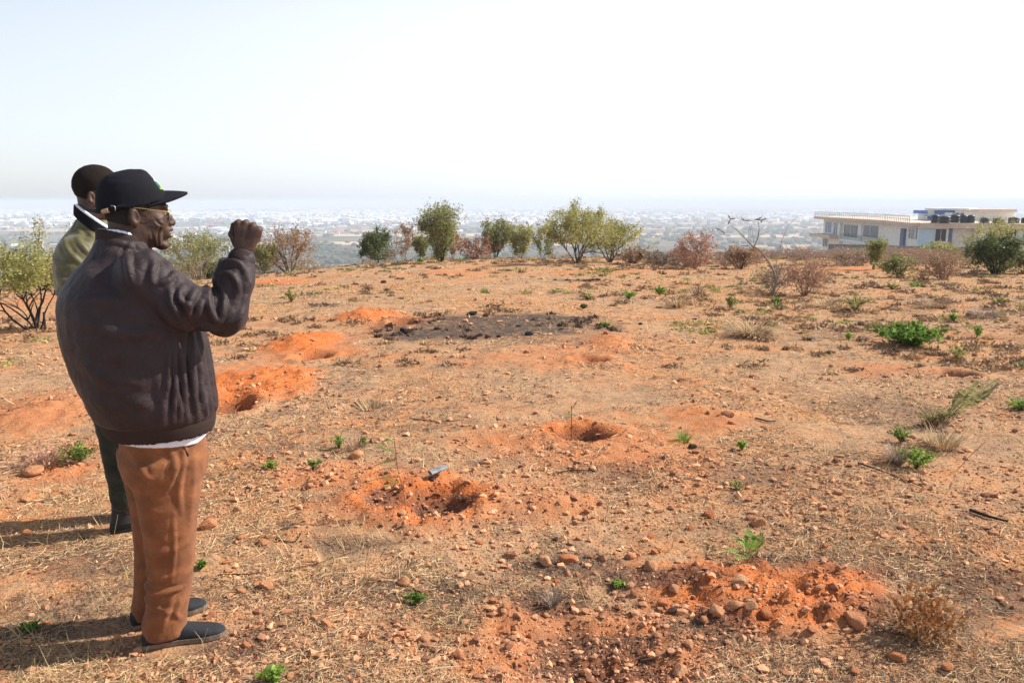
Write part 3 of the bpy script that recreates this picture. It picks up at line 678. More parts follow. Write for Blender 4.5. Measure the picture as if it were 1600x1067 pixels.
# hem band, cuffs, collar in rib knit
def hemf(X, Y, Z):
    d = loft(X, Y, Z, [(.792, .050, .178, 0, .195), (.82, .048, .192, 0, .212), (.85, .045, .200, 0, .224), (.885, .040, .204, 0, .231)], 2.2, .010)
    return smax(d, -(loft(X, Y, Z, [(.70, .050, .170, 0, .187), (.815, .048, .184, 0, .203), (.84, .045, .15, 0, .15)], 2.2, .005)), .003)
sdf_obj("waistband", hemf, (-.2, -.26, .77), (.29, .26, .90), .0055, M_rib, jk, None)
fw = Wp - EL; fwn = fw / np.linalg.norm(fw)
c0, c1 = EL + fw * .82, EL + fw * 1.00
b = MB(); tq = np.linspace(0, 1, 6)[:, None]; b.tube(c0 * (1 - tq) + c1 * tq, np.array([.046, .047, .046, .044, .041, .038]), 40); b.build("cuff", M_rib, jk)
b = MB(); b.tube(np.array([(.11, .238, .945), (.135, .232, .932), (.15, .229, .924)]), np.array([.047, .041, .036]), 30); b.build("cuff", M_rib, jk)
def collf(X, Y, Z):
    zt = 1.545 - .25 * (X + .03)
    d = loft(X, Y, Z, [(1.46, -.026, .100, 0, .098), (1.50, -.029, .085, 0, .082), (1.56, -.030, .078, 0, .074)], 2, .006)
    d = smax(d, -loft(X, Y, Z, [(1.40, -.024, .088, 0, .086), (1.50, -.028, .076, 0, .073), (1.60, -.029, .069, 0, .065)], 2, .002), .002)
    d = smax(d, Z - zt, .003); return smax(d, X - .045, .004)
sdf_obj("collar", collf, (-.14, -.12, 1.44), (.09, .12, 1.58), .004, M_rib, jk)
b = MB(); b.tube(surf_px(jf, [(276, 534), (279, 560), (281, 585), (284, 626)], -.22, out=.001), .0014, 5); b.tube(surf_px(jf, [(283, 534), (287, 575), (291, 622)], -.22, out=-.0005), .0012, 5); b.build("pocket_welt", M_rib, jk)
b = MB()
for q_ in ([(216, 384), (208, 398), (204, 420), (206, 448), (212, 478)], [(251, 556), (252, 590), (256, 625), (262, 655)], [(262, 540), (264, 580), (268, 620), (272, 655)]):
    b = MB(); b.tube(surf_px(jf, q_, -.22, out=.0005), .0011, 5); b.build('seam', M_rib, jk)
b = MB(); P = surf_px(jf, [(280, 536), (282, 546), (284, 560)], -.22, out=.003); 
for k in range(0, len(P), 2): b.box(P[k], (.003, .003, .005))
b.build("zip_teeth", M_steel, jk)
# shirt: belly in the open front, tail below the jacket, collar
def shf(X, Y, Z):
    d = loft(X, Y, Z, [(z, cx + .004, a + .006, 0, b_ * .5) for z, cx, a, _, b_ in torso_table() if z < 1.42 and z > .9] , 2.0, .02)
    tail = loft(X, Y, Z, [(.755, .052, .163, 0, .180), (.80, .052, .172, 0, .188), (.88, .045, .17, 0, .19)], 2.2, .008)
    tail = smax(tail, -loft(X, Y, Z, [(.70, .052, .155, 0, .172), (.86, .052, .16, 0, .176)], 2.2, .004), .002)
    tail = smax(tail, (.792 - .10 * (X + .02) + .55 * np.maximum(X - .15, 0)) - Z, .003)
    cl = loft(X, Y, Z, [(1.47, -.028, .080, 0, .077), (1.56, -.030, .075, 0, .071)], 2, .004)
    cl = smax(cl, -loft(X, Y, Z, [(1.40, -.028, .070, 0, .067), (1.60, -.029, .0668, 0, .063)], 2, .002), .002); cl = smax(cl, Z - (1.553 - .28 * (X + .03)), .002)
    return smin(smin(d, tail, .001), cl, .001)
sdf_obj("shirt", shf, (-.2, -.22, .74), (.27, .22, 1.60), .005, M_white, P1)
# trousers
def trf(X, Y, Z):
    d = loft(X, Y, Z, [(.66, .046, .142, 0, .175), (.76, .052, .144, 0, .175), (.86, .045, .145, 0, .178)], 2.3, .02)
    rl = loft(X, Y, Z, [(.030, .002, .078, -.085, .066), (.075, -.002, .080, -.085, .068), (.13, .012, .074, -.086, .068), (.20, .024, .075, -.088, .068), (.30, .038, .079, -.090, .072), (.46, .044, .094, -.092, .082), (.60, .048, .116, -.090, .094), (.72, .046, .140, -.085, .10)], 2.15, .012)
    ll = loft(X, Y, Z, [(.030, -.022, .078, .095, .068), (.075, -.026, .074, .095, .066), (.13, -.012, .072, .094, .066), (.20, -.006, .072, .093, .067), (.30, .006, .077, .092, .072), (.46, .022, .092, .092, .087), (.60, .036, .120, .090, .094), (.72, .046, .140, .085, .10)], 2.15, .012)
    return smin(d, smin(rl, ll, .012), .04)
TF = []
def tfold(pts, wd, am, yl=-.17): TF.append((pl(pts, yl), wd, am))
tfold([(222, 926), (245, 932), (268, 924), (288, 920)], .007, .014); tfold([(226, 950), (250, 955), (272, 960)], .009, .008); tfold([(276, 925), (262, 955), (254, 985)], .010, .009)
tfold([(286, 940), (276, 960), (284, 972)], .007, .006); tfold([(262, 700), (272, 720), (268, 745), (256, 765)], .010, .010); tfold([(290, 690), (285, 725), (278, 760), (282, 800)], .008, .008)
tfold([(212, 715), (222, 735), (232, 745), (240, 742)], .009, .008); tfold([(300, 690), (302, 740), (298, 800), (292, 850)], .012, .005); tfold([(240, 760), (262, 740), (285, 718)], .012, .008)
tfold([(216, 790), (240, 800), (268, 796)], .014, .005); tfold([(270, 800), (272, 860), (268, 910)], .006, .006); tfold([(232, 870), (256, 862), (290, 850)], .012, .006); tfold([(222, 905), (246, 908), (276, 896)], .010, .007)
tfold([(206, 760), (214, 820), (220, 870)], .014, -.006)
def tpost(V, F_):
    N = vnormals(V, F_); V = folds(V, N, TF); N = vnormals(V, F_)
    return V + N * (.0045 * (1 - 2 * np.abs(fbm(V * np.array([8, 8, 4]), 3, 71))) + .002 * fbm(V * 24, 2, 72))[:, None]
sdf_obj("trousers", trf, (-.15, -.22, .02), (.23, .22, .88), .0055, M_trs, P1, tpost, 2)
shoe("shoe", -.078, -.088, R(-11), .292, P1, M_shoe, M_sole); shoe("shoe", -.105, .085, R(6), .285, P1, M_shoe, M_sole)
for q_, nm in (([(268, 700), (263, 722), (254, 742)], 'pocket_seam'), ([(276, 715), (274, 780), (270, 860), (262, 915)], 'side_seam')):
    b = MB(); b.tube(surf_px(trf, q_, -.17, out=.003), .0012, 5); b.build(nm, M_trs, P1)
b = MB(); P = surf_px(trf, [(284, 688), (288, 700), (295, 712)], -.17, out=.004); b.tube(P, .0035, 5); b.build("key_fob", M_boot, P1)

# ---- the younger man behind, olive bomber jacket
B2 = np.array([-2.02, 3.87, 0.0]); A2 = R(14)
P2 = empty("person", B2, A2, label="bareheaded man in olive green bomber jacket standing behind the man in the cap", cat="person")
HX2, HZ2 = .012, 1.668
hs2 = head_sdf(HX2, HZ2, 1.02, False)
Vh, Fh = nets(hs2, (-.13, -.115, 1.46), (.20, .115, 1.86), .0034); Vh = relax(Vh, Fh, 1)
def limbs2(X, Y, Z):
    d = loft(X, Y, Z, [(.86, .0, .11, 0, .15), (1.15, .0, .12, 0, .18), (1.38, -.03, .11, 0, .18), (1.47, -.02, .06, 0, .10), (1.54, -.0, .05, 0, .055)])
    for (a, b_, ra, rb) in [((.0, -.09, .85), (.045, -.1, .12), .07, .04), ((.0, .09, .85), (.07, .1, .12), .07, .04), ((-.03, -.2, 1.41), (-.02, -.25, 1.12), .05, .04), ((-.02, -.25, 1.12), (.17, -.12, 1.04), .04, .026),
                            ((-.03, .2, 1.41), (-.02, .25, 1.12), .05, .04), ((-.02, .25, 1.12), (.17, .12, 1.04), .04, .026)]:
        d = smin(d, cone(X, Y, Z, a, b_, ra, rb), .02)
    return d
Vl, Fl = nets(limbs2, (-.25, -.33, .05), (.28, .33, 1.58), .016)
parts = [(Vh, Fh), (Vl, Fl)]
for s_ in (-1, 1):
    w_ = np.array([.185, s_ * .105, 1.035]); V, F_ = nets(hand_sdf(w_, (.45, -s_ * .85, -.1), (.1, 0, -1), (.88, s_ * .45, 0)), w_ - .13, w_ + .14, .005); parts.append((V, F_))
Vb, Fb = join(parts); add("body", mesh_from(Vb, Fb), M_skin2, P2)
def hair2(X, Y, Z):
    x, z = X - HX2, Z - HZ2; d = smax(hs2(X, Y, Z) - .004, -ell(x, np.abs(Y), z, (.002, .084, -.002), (.027, .024, .040)), .004)
    d = smax(d, x * .75 - z * .62 + .010 - .03 * sstep(.02, .05, z), .008); d = smax(d, -z - .018 - x * .3, .008); return smax(d, x - .088, .01)
sdf_obj("hair", hair2, (-.14, -.12, 1.58), (.20, .12, 1.86), .0036, M_hair, P2, lambda V, F_: smear(V, F_, .0015, 120, 6))
def jf2(X, Y, Z):
    d = loft(X, Y, Z, [(.90, .0, .13, 0, .165), (.96, .0, .16, 0, .20), (1.1, -.0, .175, 0, .22), (1.25, -.012, .18, 0, .225), (1.36, -.022, .172, 0, .215), (1.43, -.028, .15, 0, .18), (1.48, -.024, .118, 0, .13), (1.53, -.012, .090, 0, .092), (1.57, -.004, .078, 0, .078)], 2.2, .02)
    for s_ in (-1, 1):
        a = cone(X, Y, Z, (-.045, s_ * .17, 1.40), (-.045, s_ * .255, 1.12), .095, .080); b_ = cone(X, Y, Z, (-.04, s_ * .255, 1.12), (.14, s_ * .14, 1.05), .078, .050); d = smin(d, smin(a, b_, .03), .035)
    return smax(d, -loft(X, Y, Z, [(1.45, .01, .05, 0, .05), (1.62, .01, .072, 0, .072)], 2, .01), .006)
def jpost2(V, F_):
    N = vnormals(V, F_); L = []
    for pts, wd, am in [([(-.10, 1.50), (-.06, 1.42), (-.0, 1.36)], .009, .008), ([(-.06, 1.52), (-.01, 1.45), (.04, 1.38)], .008, .009), ([(-.02, 1.52), (.03, 1.46), (.07, 1.42)], .007, .008), ([(-.15, 1.42), (-.12, 1.37), (-.06, 1.36)], .012, .010),
                        ([(-.13, 1.36), (-.10, 1.30), (-.03, 1.29)], .012, .010), ([(-.16, 1.30), (-.12, 1.24), (-.06, 1.25)], .012, .010), ([(-.15, 1.22), (-.10, 1.17), (-.04, 1.19)], .012, .010)]: L.append((pts, wd, am))
    V = folds(V, N, L); return V + vnormals(V, F_) * (.008 * (1 - 2 * np.abs(fbm(V * np.array([9, 9, 6]), 3, 81))))[:, None]
j2 = sdf_obj("jacket", jf2, (-.24, -.36, .88), (.26, .36, 1.62), .0075, M_olive, P2, jpost2, 2)
def colb(X, Y, Z, z0=1.515, z1=1.600, o1=0):
    d = loft(X, Y, Z, [(1.49, -.006, .097 + o1, 0, .097 + o1), (1.56, -.002, .086 + o1, 0, .086 + o1), (1.64, .0, .079 + o1, 0, .077 + o1)], 2, .004); tl = .80 * X
    d = smax(d, -loft(X, Y, Z, [(1.44, -.004, .088, 0, .088), (1.56, -.002, .074, 0, .073), (1.70, .0, .070, 0, .068)], 2, .002), .002)
    return smax(smax(d, Z - (z1 - tl), .002), (z0 - tl) - Z, .002)
cl_ = sdf_obj("collar", lambda X, Y, Z: colb(X, Y, Z, 1.515, 1.578, .012), (-.13, -.12, 1.40), (.12, .12, 1.68), .004, M_blkrib, j2)
sdf_obj("collar_stripe", lambda X, Y, Z: colb(X, Y, Z, 1.573, 1.588, .0135), (-.13, -.12, 1.44), (.12, .12, 1.69), .003, M_white, cl_)
def trf2(X, Y, Z):
    d = loft(X, Y, Z, [(.78, .0, .12, 0, .17), (.86, .0, .125, 0, .17), (.95, .0, .12, 0, .165)], 2.2, .02)
    for s_, dx in ((-1, .045), (1, .07)):
        d = smin(d, loft(X, Y, Z, [(.13, dx, .060, s_ * .10, .060), (.17, dx, .072, s_ * .10, .07), (.30, dx, .078, s_ * .10, .075), (.5, dx * .8, .088, s_ * .098, .085), (.7, dx * .5, .108, s_ * .09, .095), (.82, 0, .12, s_ * .085, .10)], 2.1, .01), .03)
    return d
sdf_obj("trousers", trf2, (-.16, -.22, .10), (.16, .22, .97), .008, M_camo, P2, lambda V, F_: V + vnormals(V, F_) * (.007 * (1 - 2 * np.abs(fbm(V * np.array([9, 9, 12]), 3, 91))))[:, None])
for s_, dx in ((-1, .045), (1, .07)):
    so_ = shoe("boot", -.085 + dx, s_ * .10, R(-9 * -s_ * -1), .285, P2, M_boot, M_boot)
    b = MB(); b.tube(np.array([(.06, 0, .05), (.062, 0, .10), (.068, 0, .16)]), np.array([.058, .052, .054]), 16); b.build("boot_shaft", M_boot, so_)

# ------------------------------------------------------------------ woody plants
M_bark = mat("grey_brown_bark", (.15, .105, .075), (.09, .062, .045), .9, 30, .1, rnd=False)
M_barkd = mat("dark_bark", (.055, .042, .034), (.035, .028, .022), .9, 30, .1)
M_barkr = mat("reddish_twig_bark", (.34, .22, .16), (.24, .15, .11), .9, 30, .1)
M_pale = mat("pale_bare_bark", (.34, .26, .20), (.20, .15, .11), .85, 30, .1)
L_green = leafmat("olive_green_leaves", (.37, .37, .14), (.16, .18, .065))
L_yel = leafmat("yellow_green_leaves", (.50, .47, .17), (.24, .24, .08))
L_dark = leafmat("dark_green_leaves", (.17, .21, .07), (.055, .08, .03))
L_brown = leafmat("dry_brown_leaves", (.46, .31, .19), (.26, .17, .11), .25)
L_red = leafmat("dry_reddish_leaves", (.54, .31, .21), (.32, .19, .13), .25)
L_grey = leafmat("dry_grey_brown_leaves", (.40, .32, .25), (.24, .18, .14), .25)
L_fresh = leafmat("fresh_bright_green_leaves", (.38, .52, .11), (.18, .30, .05), .4)
L_frond = leafmat("feathery_green_leaflets", (.24, .38, .07), (.10, .19, .03), .4)
def quads(C, size, rng, elong=1.6, flat=0.0, rndv=None):
    """leaf-sized folded quads at points C"""
    n = len(C); a = rng.normal(size=(n, 3)); a[:, 2] *= (1 - flat); a /= np.linalg.norm(a, axis=1)[:, None] + 1e-9
    b = np.cross(a, rng.normal(size=(n, 3))); b /= np.linalg.norm(b, axis=1)[:, None] + 1e-9
    s = size * (.6 + .8 * rng.rand(n))[:, None]; a = a * s * elong / 2; b = b * s / 2
    V = np.stack([C - a, C - b * .8, C + a, C + b * .8], 1).reshape(-1, 3); F = np.arange(4 * n).reshape(-1, 4)
    rv = rng.rand(n) if rndv is None else rndv
    return V, F, np.repeat(rv, 4)
def shrub(name, H, W, kind, bark, leaf, seed, stems=6, dens=1.0, lsize=.035, lo=.12, gather=.06, top_twigs=.3, parent_name="foliage", dome=.5, trunk_r=None, lev=4):
    """kind: vase / round / sparse. returns (Empty-less) dict of meshes in local space, z up from 0"""
    rng = np.random.RandomState(seed); wood = MB(); tips = []
    def seg(p, d, L, r, lv):
        n = 4; pts = [p]; q = p.copy(); dd = d.copy()
        for i in range(n):
            dd = dd + rng.normal(size=3) * .16; dd[2] += .04 if kind != 'sparse' else 0; dd /= np.linalg.norm(dd); q = q + dd * L / n; pts.append(q.copy())
            if lv <= 2: tips.append((q.copy(), lv))
        wood.tube(np.array(pts), np.linspace(r, r * .6, n + 1), 4 if lv >= 2 else 3, cap=False)
        if lv > 0:
            for k in range(2 + (rng.rand() < .55)):
                nd = dd + rng.normal(size=3) * (.50 if kind != 'vase' else .40); nd /= np.linalg.norm(nd)
                st = pts[rng.randint(2, n + 1)] if k else pts[-1]
                seg(st, nd, L * rng.uniform(.60, .85), r * .58, lv - 1)
    r0 = trunk_r or H * .014
    for k in range(stems):
        a = rng.uniform(0, 2 * math.pi); sp = rng.uniform(.15, 1) * W / H * .62
        d = np.array([math.cos(a) * sp, math.sin(a) * sp, 1.0]); d /= np.linalg.norm(d)
        seg(np.array([math.cos(a), math.sin(a), 0]) * H * gather * rng.rand() + np.array([0, 0, -.03 * H]), d, H * .36, r0 * rng.uniform(.7, 1), lev - 1)
    T = np.array([t_[0] for t_ in tips]); T0 = T.copy()
    # fit to requested size
    V = np.vstack(wood.V); zt = np.percentile(V[:, 2], 99.7); xw = np.percentile(np.abs(V[:, :2]), 98.5)
    S = np.array([W / 2 / xw, W / 2 / xw, H / zt])
    def env(P):
        if kind != 'vase': return P
        z_ = np.clip(P[:, 2] / H, 0, 1.2); re = W / 2 * (.10 + .95 * z_ ** 1.05) * np.sqrt(np.clip(1 - (np.maximum(z_ - .68, 0) / .48) ** 2, .15, 1)) * (1 + .22 * vnoise(P / H * 6, seed)); q = np.hypot(P[:, 0], P[:, 1]) / re; k_ = np.where(q > 1, 1 / (q + 1e-9), 1); P = P.copy(); P[:, 0] *= k_; P[:, 1] *= k_; return P
    wood.V = [env(v * S) for v in wood.V]; T = env(T * S)
    m = T[:, 2] > lo * H; T = T[m]
    nl = int(dens * 3200); C = T[rng.randint(0, len(T), nl)] + rng.normal(size=(nl, 3)) * H * .036
    if kind in ('vase', 'round'):
        nv = int(nl * (.38 if kind == 'vase' else .25)); z_ = rng.uniform(max(lo, .04), .86, nv) ** (.8 if kind == 'vase' else 1); a_ = rng.uniform(0, 6.283, nv); q_ = np.sqrt(rng.rand(nv))
        re = W / 2 * ((.10 + .82 * z_) if kind == 'vase' else .9 * np.sqrt(np.clip(1 - ((z_ - .55) / .5) ** 2, 0, 1))); C[:nv] = np.stack([np.cos(a_) * q_ * re, np.sin(a_) * q_ * re, z_ * H], -1)
    cl = vnoise(C / H * 7 + seed, seed)                      # clumps and gaps
    keep = rng.rand(nl) < np.clip(.75 + .9 * cl, .05, 1); C = C[keep]; cl = cl[keep]
    if dome:                                                # thin at the very top so twigs stand clear
        k2 = rng.rand(len(C)) < 1 - dome * sstep(.80, 1.0, C[:, 2] / H); C = C[k2]; cl = cl[k2]
    rv = np.clip(.5 + .38 * cl + .28 * rng.normal(size=len(C)), 0, 1)
    lv = MB(); v, f, a = quads(C, lsize, rng, rndv=rv); lv.put(v, f, a)
    return wood, lv, bark, leaf
def place_shrub(nm, label, px, py, wpx, hpx, kind, bark, leaf, seed, cat="bush", Y=None, group=None, **k):
    p_ = G(px, py) if Y is None else at(px, Y); yc = CREST((px - 800) / FPX)
    if Y is None and p_[1] > yc * .93: p_ = at(px, yc * (.93 + .0 * seed) + (seed % 7) * .5)
    s = p_[1] / FPX; H = max(pp(px, py - hpx, p_[1])[2] - p_[2], .3); W = wpx * s * 1.15; k['dens'] = k.get('dens', 1.0) * 1.35
    e = empty(nm, p_, random.Random(seed).uniform(-.5, .5) * 0, label=label, cat=cat, group=group)
    k.setdefault('lsize', max(.018, s * 1.9)); k['dens'] = k.get('dens', 1.0) * 1.7
    wd, lv, b_, l_ = shrub(nm, H, W, kind, bark, leaf, seed, **k)
    wd.build("branches" if kind != 'tree' else "trunk", b_, e); lv.build("foliage", l_, e, smooth=False)
    return e
PS = place_shrub
PS("thorn_tree", "flat-crowned small thorn tree with bare forked stems beside the dark stake, far left", 56, 514, 235, 158, 'sparse', M_barkd, L_yel, 11, cat="tree", stems=7, dens=2.6, lo=.46, gather=.02, dome=.2, trunk_r=.016, lsize=.022)
PS("bush", "green many-stemmed bush seen under the raised fist beyond the brown sleeve", 300, 432, 112, 74, 'round', M_pale, L_green, 12, stems=8, dens=1.1)
PS("bush", "low dark green bush at the foot of the pale-stemmed one under the raised arm", 338, 430, 46, 22, 'round', M_barkd, L_dark, 13, stems=7, dens=.8, lo=.0)
PS("bush", "tall olive-brown bush just right of the raised fist", 446, 419, 96, 68, 'round', M_bark, L_brown, 14, stems=9, dens=1.0)
PS("bush", "small olive bush tucked behind the cuff of the raised sleeve", 407, 420, 40, 44, 'round', M_bark, L_green, 15, stems=6, dens=.7)
PS("dense_tree", "compact dark green leafy tree left of the bare brown tree on the crest", 588, 406, 46, 50, 'round', M_barkd, L_dark, 16, cat="tree", stems=7, dens=1.3, lo=.12, dome=0)
PS("bare_tree", "leafless brown tree with short dark trunk between the dark green tree and the vase-shaped bush", 630, 405, 54, 58, 'sparse', M_barkr, L_brown, 17, cat="tree", stems=4, dens=.35, gather=.01)
PS("bush", "slight grey-green bush half hidden left of the tall vase-shaped bush", 660, 408, 30, 42, 'vase', M_bark, L_green, 18, stems=4, dens=.5)
PS("vase_bush", "tall vase-shaped green bush tapering to a dark foot at centre left of the crest", 689, 411, 78, 96, 'vase', M_barkd, L_green, 191, stems=12, dens=2.0, lo=.06, gather=.02, dome=.35)
PS("bush", "thin russet twiggy bush close behind the right side of the tall vase-shaped bush", 706, 405, 26, 48, 'vase', M_barkr, L_red, 20, stems=5, dens=.25)
PS("bush", "low rounded reddish-brown bush between the two vase-shaped bushes", 738, 404, 58, 36, 'round', M_barkr, L_red, 21, stems=8, dens=.6, lo=.05)
PS("vase_bush", "grey-green vase-shaped bush on a thick dark foot, left one of a touching pair", 774, 402, 56, 64, 'vase', M_barkd, L_green, 22, stems=9, dens=1.1, lo=.1, gather=.02)
PS("bush", "olive upright bush touching the grey-green vase-shaped bush on its right", 812, 404, 46, 60, 'vase', M_bark, L_yel, 23, stems=8, dens=.8, lo=.1)
PS("sapling", "thin grey sapling between the olive upright bush and the large round-crowned tree", 847, 404, 26, 44, 'sparse', M_bark, L_green, 24, cat="sapling", stems=3, dens=.25)
PS("round_tree", "largest round-crowned green tree with forked grey trunk in the middle of the crest", 902, 412, 108, 96, 'round', M_bark, L_yel, 25, cat="tree", stems=7, dens=2.1, lo=.32, gather=.012, dome=.3)
PS("bush", "olive-brown spreading tree leaning against the largest round-crowned tree", 952, 410, 92, 70, 'round', M_bark, L_yel, 26, cat="tree", stems=6, dens=1.1, lo=.25, gather=.015)
PS("bush", "low green-brown bush right of the olive-brown spreading tree", 988, 412, 48, 26, 'round', M_bark, L_brown, 27, stems=7, dens=.6, lo=0)
PS("bush", "low mauve-brown scrub bush left of the reddish sparse bush", 1030, 414, 56, 22, 'round', M_barkr, L_grey, 28, stems=8, dens=.6, lo=0)
PS("bush", "upright reddish-brown sparse bush standing alone left of the pod tree", 1086, 420, 62, 62, 'round', M_barkr, L_red, 29, stems=8, dens=.7, lo=.05)
PS("bush", "low dome of dark brushwood with russet top behind the pod tree's bent stem", 1158, 420, 50, 36, 'round', M_barkd, L_brown, 30, stems=10, dens=.6, lo=0, dome=0)
PS("bush", "tangle of grey thorny twigs around the foot of the pod tree", 1208, 458, 56, 50, 'round', M_barkd, L_grey, 31, stems=9, dens=.18, lo=.1)
PS("bush", "russet twiggy bush right beside the foot of the pod tree", 1257, 461, 74, 62, 'round', M_barkr, L_red, 32, stems=12, dens=.5, lo=.05)
PS("vase_bush", "small narrow green bush below the pale balcony of the long building", 1364, 421, 34, 50, 'vase', M_barkd, L_green, 33, stems=6, dens=.7, lo=.1, gather=.02)
PS("bush", "grey-green thorny bush with dark foot right of the narrow green bush", 1406, 434, 52, 38, 'round', M_barkd, L_green, 34, stems=9, dens=.5, lo=0)
PS("bush", "brown open bush between the grey-green thorny bush and the darkest bush", 1474, 437, 64, 50, 'round', M_barkr, L_brown, 35, stems=10, dens=.5, lo=0)
PS("bush", "sparse yellow-green bush standing in front of the building's dark opening", 1474, 420, 56, 44, 'round', M_bark, L_yel, 36, Y=38, stems=6, dens=.45)
PS("bush", "pale green sparse tall bush behind the darkest bush, reaching the water tanks", 1560, 420, 82, 82, 'round', M_bark, L_yel, 37, Y=36, stems=8, dens=.6)
PS("dense_bush", "darkest and densest green bush, at the right below the water tanks", 1556, 428, 62, 62, 'round', M_barkd, L_dark, 38, stems=12, dens=2.2, lo=0, dome=0)
PS("bush", "brown-green bush cut by the right edge of the photo beside the darkest bush", 1606, 428, 46, 40, 'round', M_bark, L_green, 39, stems=8, dens=.6, lo=0)
# scrub on the slope just beyond the crest
protos = [shrub("scrub_bush", 1.0, 1.5, 'round', M_barkr, l_, 300 + i, stems=7, dens=.30, lo=0, lsize=.045, lev=3) for i, l_ in enumerate([L_grey, L_brown, L_red, L_grey, L_green])]
protos = [(a.mesh(), b_.mesh(False), c_, d_) for a, b_, c_, d_ in protos]
for a, b_, c_, d_ in protos: a.materials.append(c_); b_.materials.append(d_)
rg = np.random.RandomState(5); k_ = 0
for i in range(230):
    t_ = rg.uniform(-.72, .80); t_ = t_ if t_ > .16 or rg.rand() < .45 else rg.uniform(.16, .8)
    yc = np.interp(t_, [-.7, -.38, -.2, -.1, .1, .2, .3, .8], [26, 33, 40, 44, 46, 44, 40, 40])
    Y = yc * rg.uniform(.98, 1.6); pz = at(800 + t_ * FPX, Y)
    idx = rg.choice(5, p=[.34, .26, .12, .20, .08]); a, b_, c_, d_ = protos[idx]
    h_ = rg.uniform(.5, 1.15) * (1.0 + .012 * (Y - yc)) * (1.15 if t_ > .2 else .85)
    ytop = np.interp(t_, [-.4, -.2, .1, .25, .4, .8], [396, 398, 396, 390, 384, 386]) + rg.uniform(-3, 14); h_ = max(.35, min(h_ * 1.6, pp(800 + t_ * FPX, ytop, Y)[2] - pz[2]))
    lab = ["grey-brown thorn scrub bush in the band of scrub along the crest", "brown dry-leaved scrub bush in the band of scrub along the crest", "russet scrub bush in the band of scrub along the crest", "grey-brown thorn scrub bush in the band of scrub along the crest", "olive green scrub bush in the band of scrub along the crest"][idx]
    e = empty("scrub_bush", pz - np.array([0, 0, .03]), rg.uniform(0, 6.28), label=lab, cat="bush", group=["grey-brown scrub bushes on the crest", "brown scrub bushes on the crest", "russet scrub bushes on the crest", "grey-brown scrub bushes on the crest", "olive scrub bushes on the crest"][idx])
    w__ = max(h_, .8); e.scale = (w__ * rg.uniform(.9, 1.5), w__ * rg.uniform(.9, 1.5), h_)
    for me, nm in ((a, "branches"), (b_, "foliage")):
        o_ = bpy.data.objects.new(nm, me); col.objects.link(o_); o_.parent = e
for i in range(110):
    t_ = rg.uniform(.17, .72); Y = CREST(t_) * rg.uniform(.60, 1.0); pz = at(800 + t_ * FPX, Y); px_ = 800 + t_ * FPX
    if abs(px_ - 1210) < 35 and Y < 30: continue
    idx = rg.choice(5, p=[.34, .26, .12, .12, .16]); a, b_, c_, d_ = protos[idx]; h_ = rg.uniform(.18, .62)
    e = empty("scrub_bush", pz - np.array([0, 0, .03]), rg.uniform(0, 6.28), label=["low grey-brown scrub clump", "low brown scrub clump", "low russet scrub clump", "low grey-brown scrub clump", "low olive scrub clump"][idx] + " on the right side of the far field", cat="bush", group=["low grey-brown clumps", "low brown clumps", "low russet clumps", "low grey-brown clumps", "low olive clumps"][idx] + " on the far field")
    w__ = h_ * rg.uniform(1.3, 2.4); e.scale = (w__, w__, h_)
    for me, nm in ((a, "branches"), (b_, "foliage")):
        o_ = bpy.data.objects.new(nm, me); col.objects.link(o_); o_.parent = e
# leaning pod tree: bare stem with winged pods
pb = G(1210, 462); Yp = pb[1]; e = empty("pod_tree", pb, label="leaning bare sapling with forked top carrying winged brown pods, left of the long building", cat="tree")
b = MB(); S_ = lambda L: np.array([pp(x, y, Yp + dy) - pb for x, y, dy in L])
b.tube(spl(S_([(1206, 462, 0), (1212, 440, 0), (1209, 424, 0)]), 6), np.linspace(.035, .022, 13), 6)
b.tube(spl(S_([(1209, 424, 0), (1200, 408, 0), (1188, 392, 0), (1177, 385, 0)]), 6), np.linspace(.020, .014, 19), 6)
b.tube(spl(S_([(1178, 387, 0), (1165, 373, .1), (1152, 360, .2), (1143, 353, .2)]), 6), np.linspace(.013, .006, 19), 5)
b.tube(spl(S_([(1178, 387, 0), (1184, 372, 0), (1186, 358, -.1), (1185, 347, -.1)]), 6), np.linspace(.012, .005, 19), 5)
b.tube(S_([(1186, 368, 0), (1196, 363, .1), (1203, 360, .2)]), np.array([.006, .004, .003]), 4)
b.tube(S_([(1179, 385, 0), (1176, 366, .1), (1174, 350, .2)]), np.array([.006, .004, .003]), 4)
b.tube(S_([(1209, 426, 0), (1216, 400, .2), (1222, 375, .3), (1232, 352, .4), (1246, 338, .5)]), np.linspace(.010, .003, 5), 4)
b.tube(S_([(1170, 384, 0), (1160, 384, .1), (1150, 390, .2)]), np.array([.010, .007, .004]), 4)
b.build("trunk", M_pale, e)
M_pod = mat("brown_winged_pod", (.17, .085, .055), (.10, .05, .035), .6, 30, .3)
def pod(segs, nm="pod"):
    b = MB()
    for (x0, y0, x1, y1) in segs:
        P = S_([(x0, y0, .1), ((x0 + x1) / 2, (y0 + y1) / 2, .1), (x1, y1, .1)]); b.tube(P, np.array([.007, .013, .006]), 5)
    b.build(nm, M_pod, e)
pod([(1141.5, 342.5, 1137.5, 336), (1141.5, 342.5, 1149, 341.5), (1141.5, 342.5, 1137, 351)]); pod([(1164, 345, 1158, 341), (1164, 345, 1173, 344.5)]); pod([(1125, 359.5, 1118.5, 356.5), (1125, 359.5, 1133.5, 365)])
pod([(1190, 344, 1180, 343), (1190, 344, 1198, 341.5), (1190, 344, 1189, 348.5)]); pod([(1185, 342, 1179, 344), (1185, 342, 1190, 340)])
b = MB(); b.tube(S_([(1133.5, 360, .1), (1142, 352, .2)]), .003, 4); b.tube(S_([(1173, 345, .1), (1185, 347, 0)]), .003, 4); b.build("pod_stalk", M_pale, e)
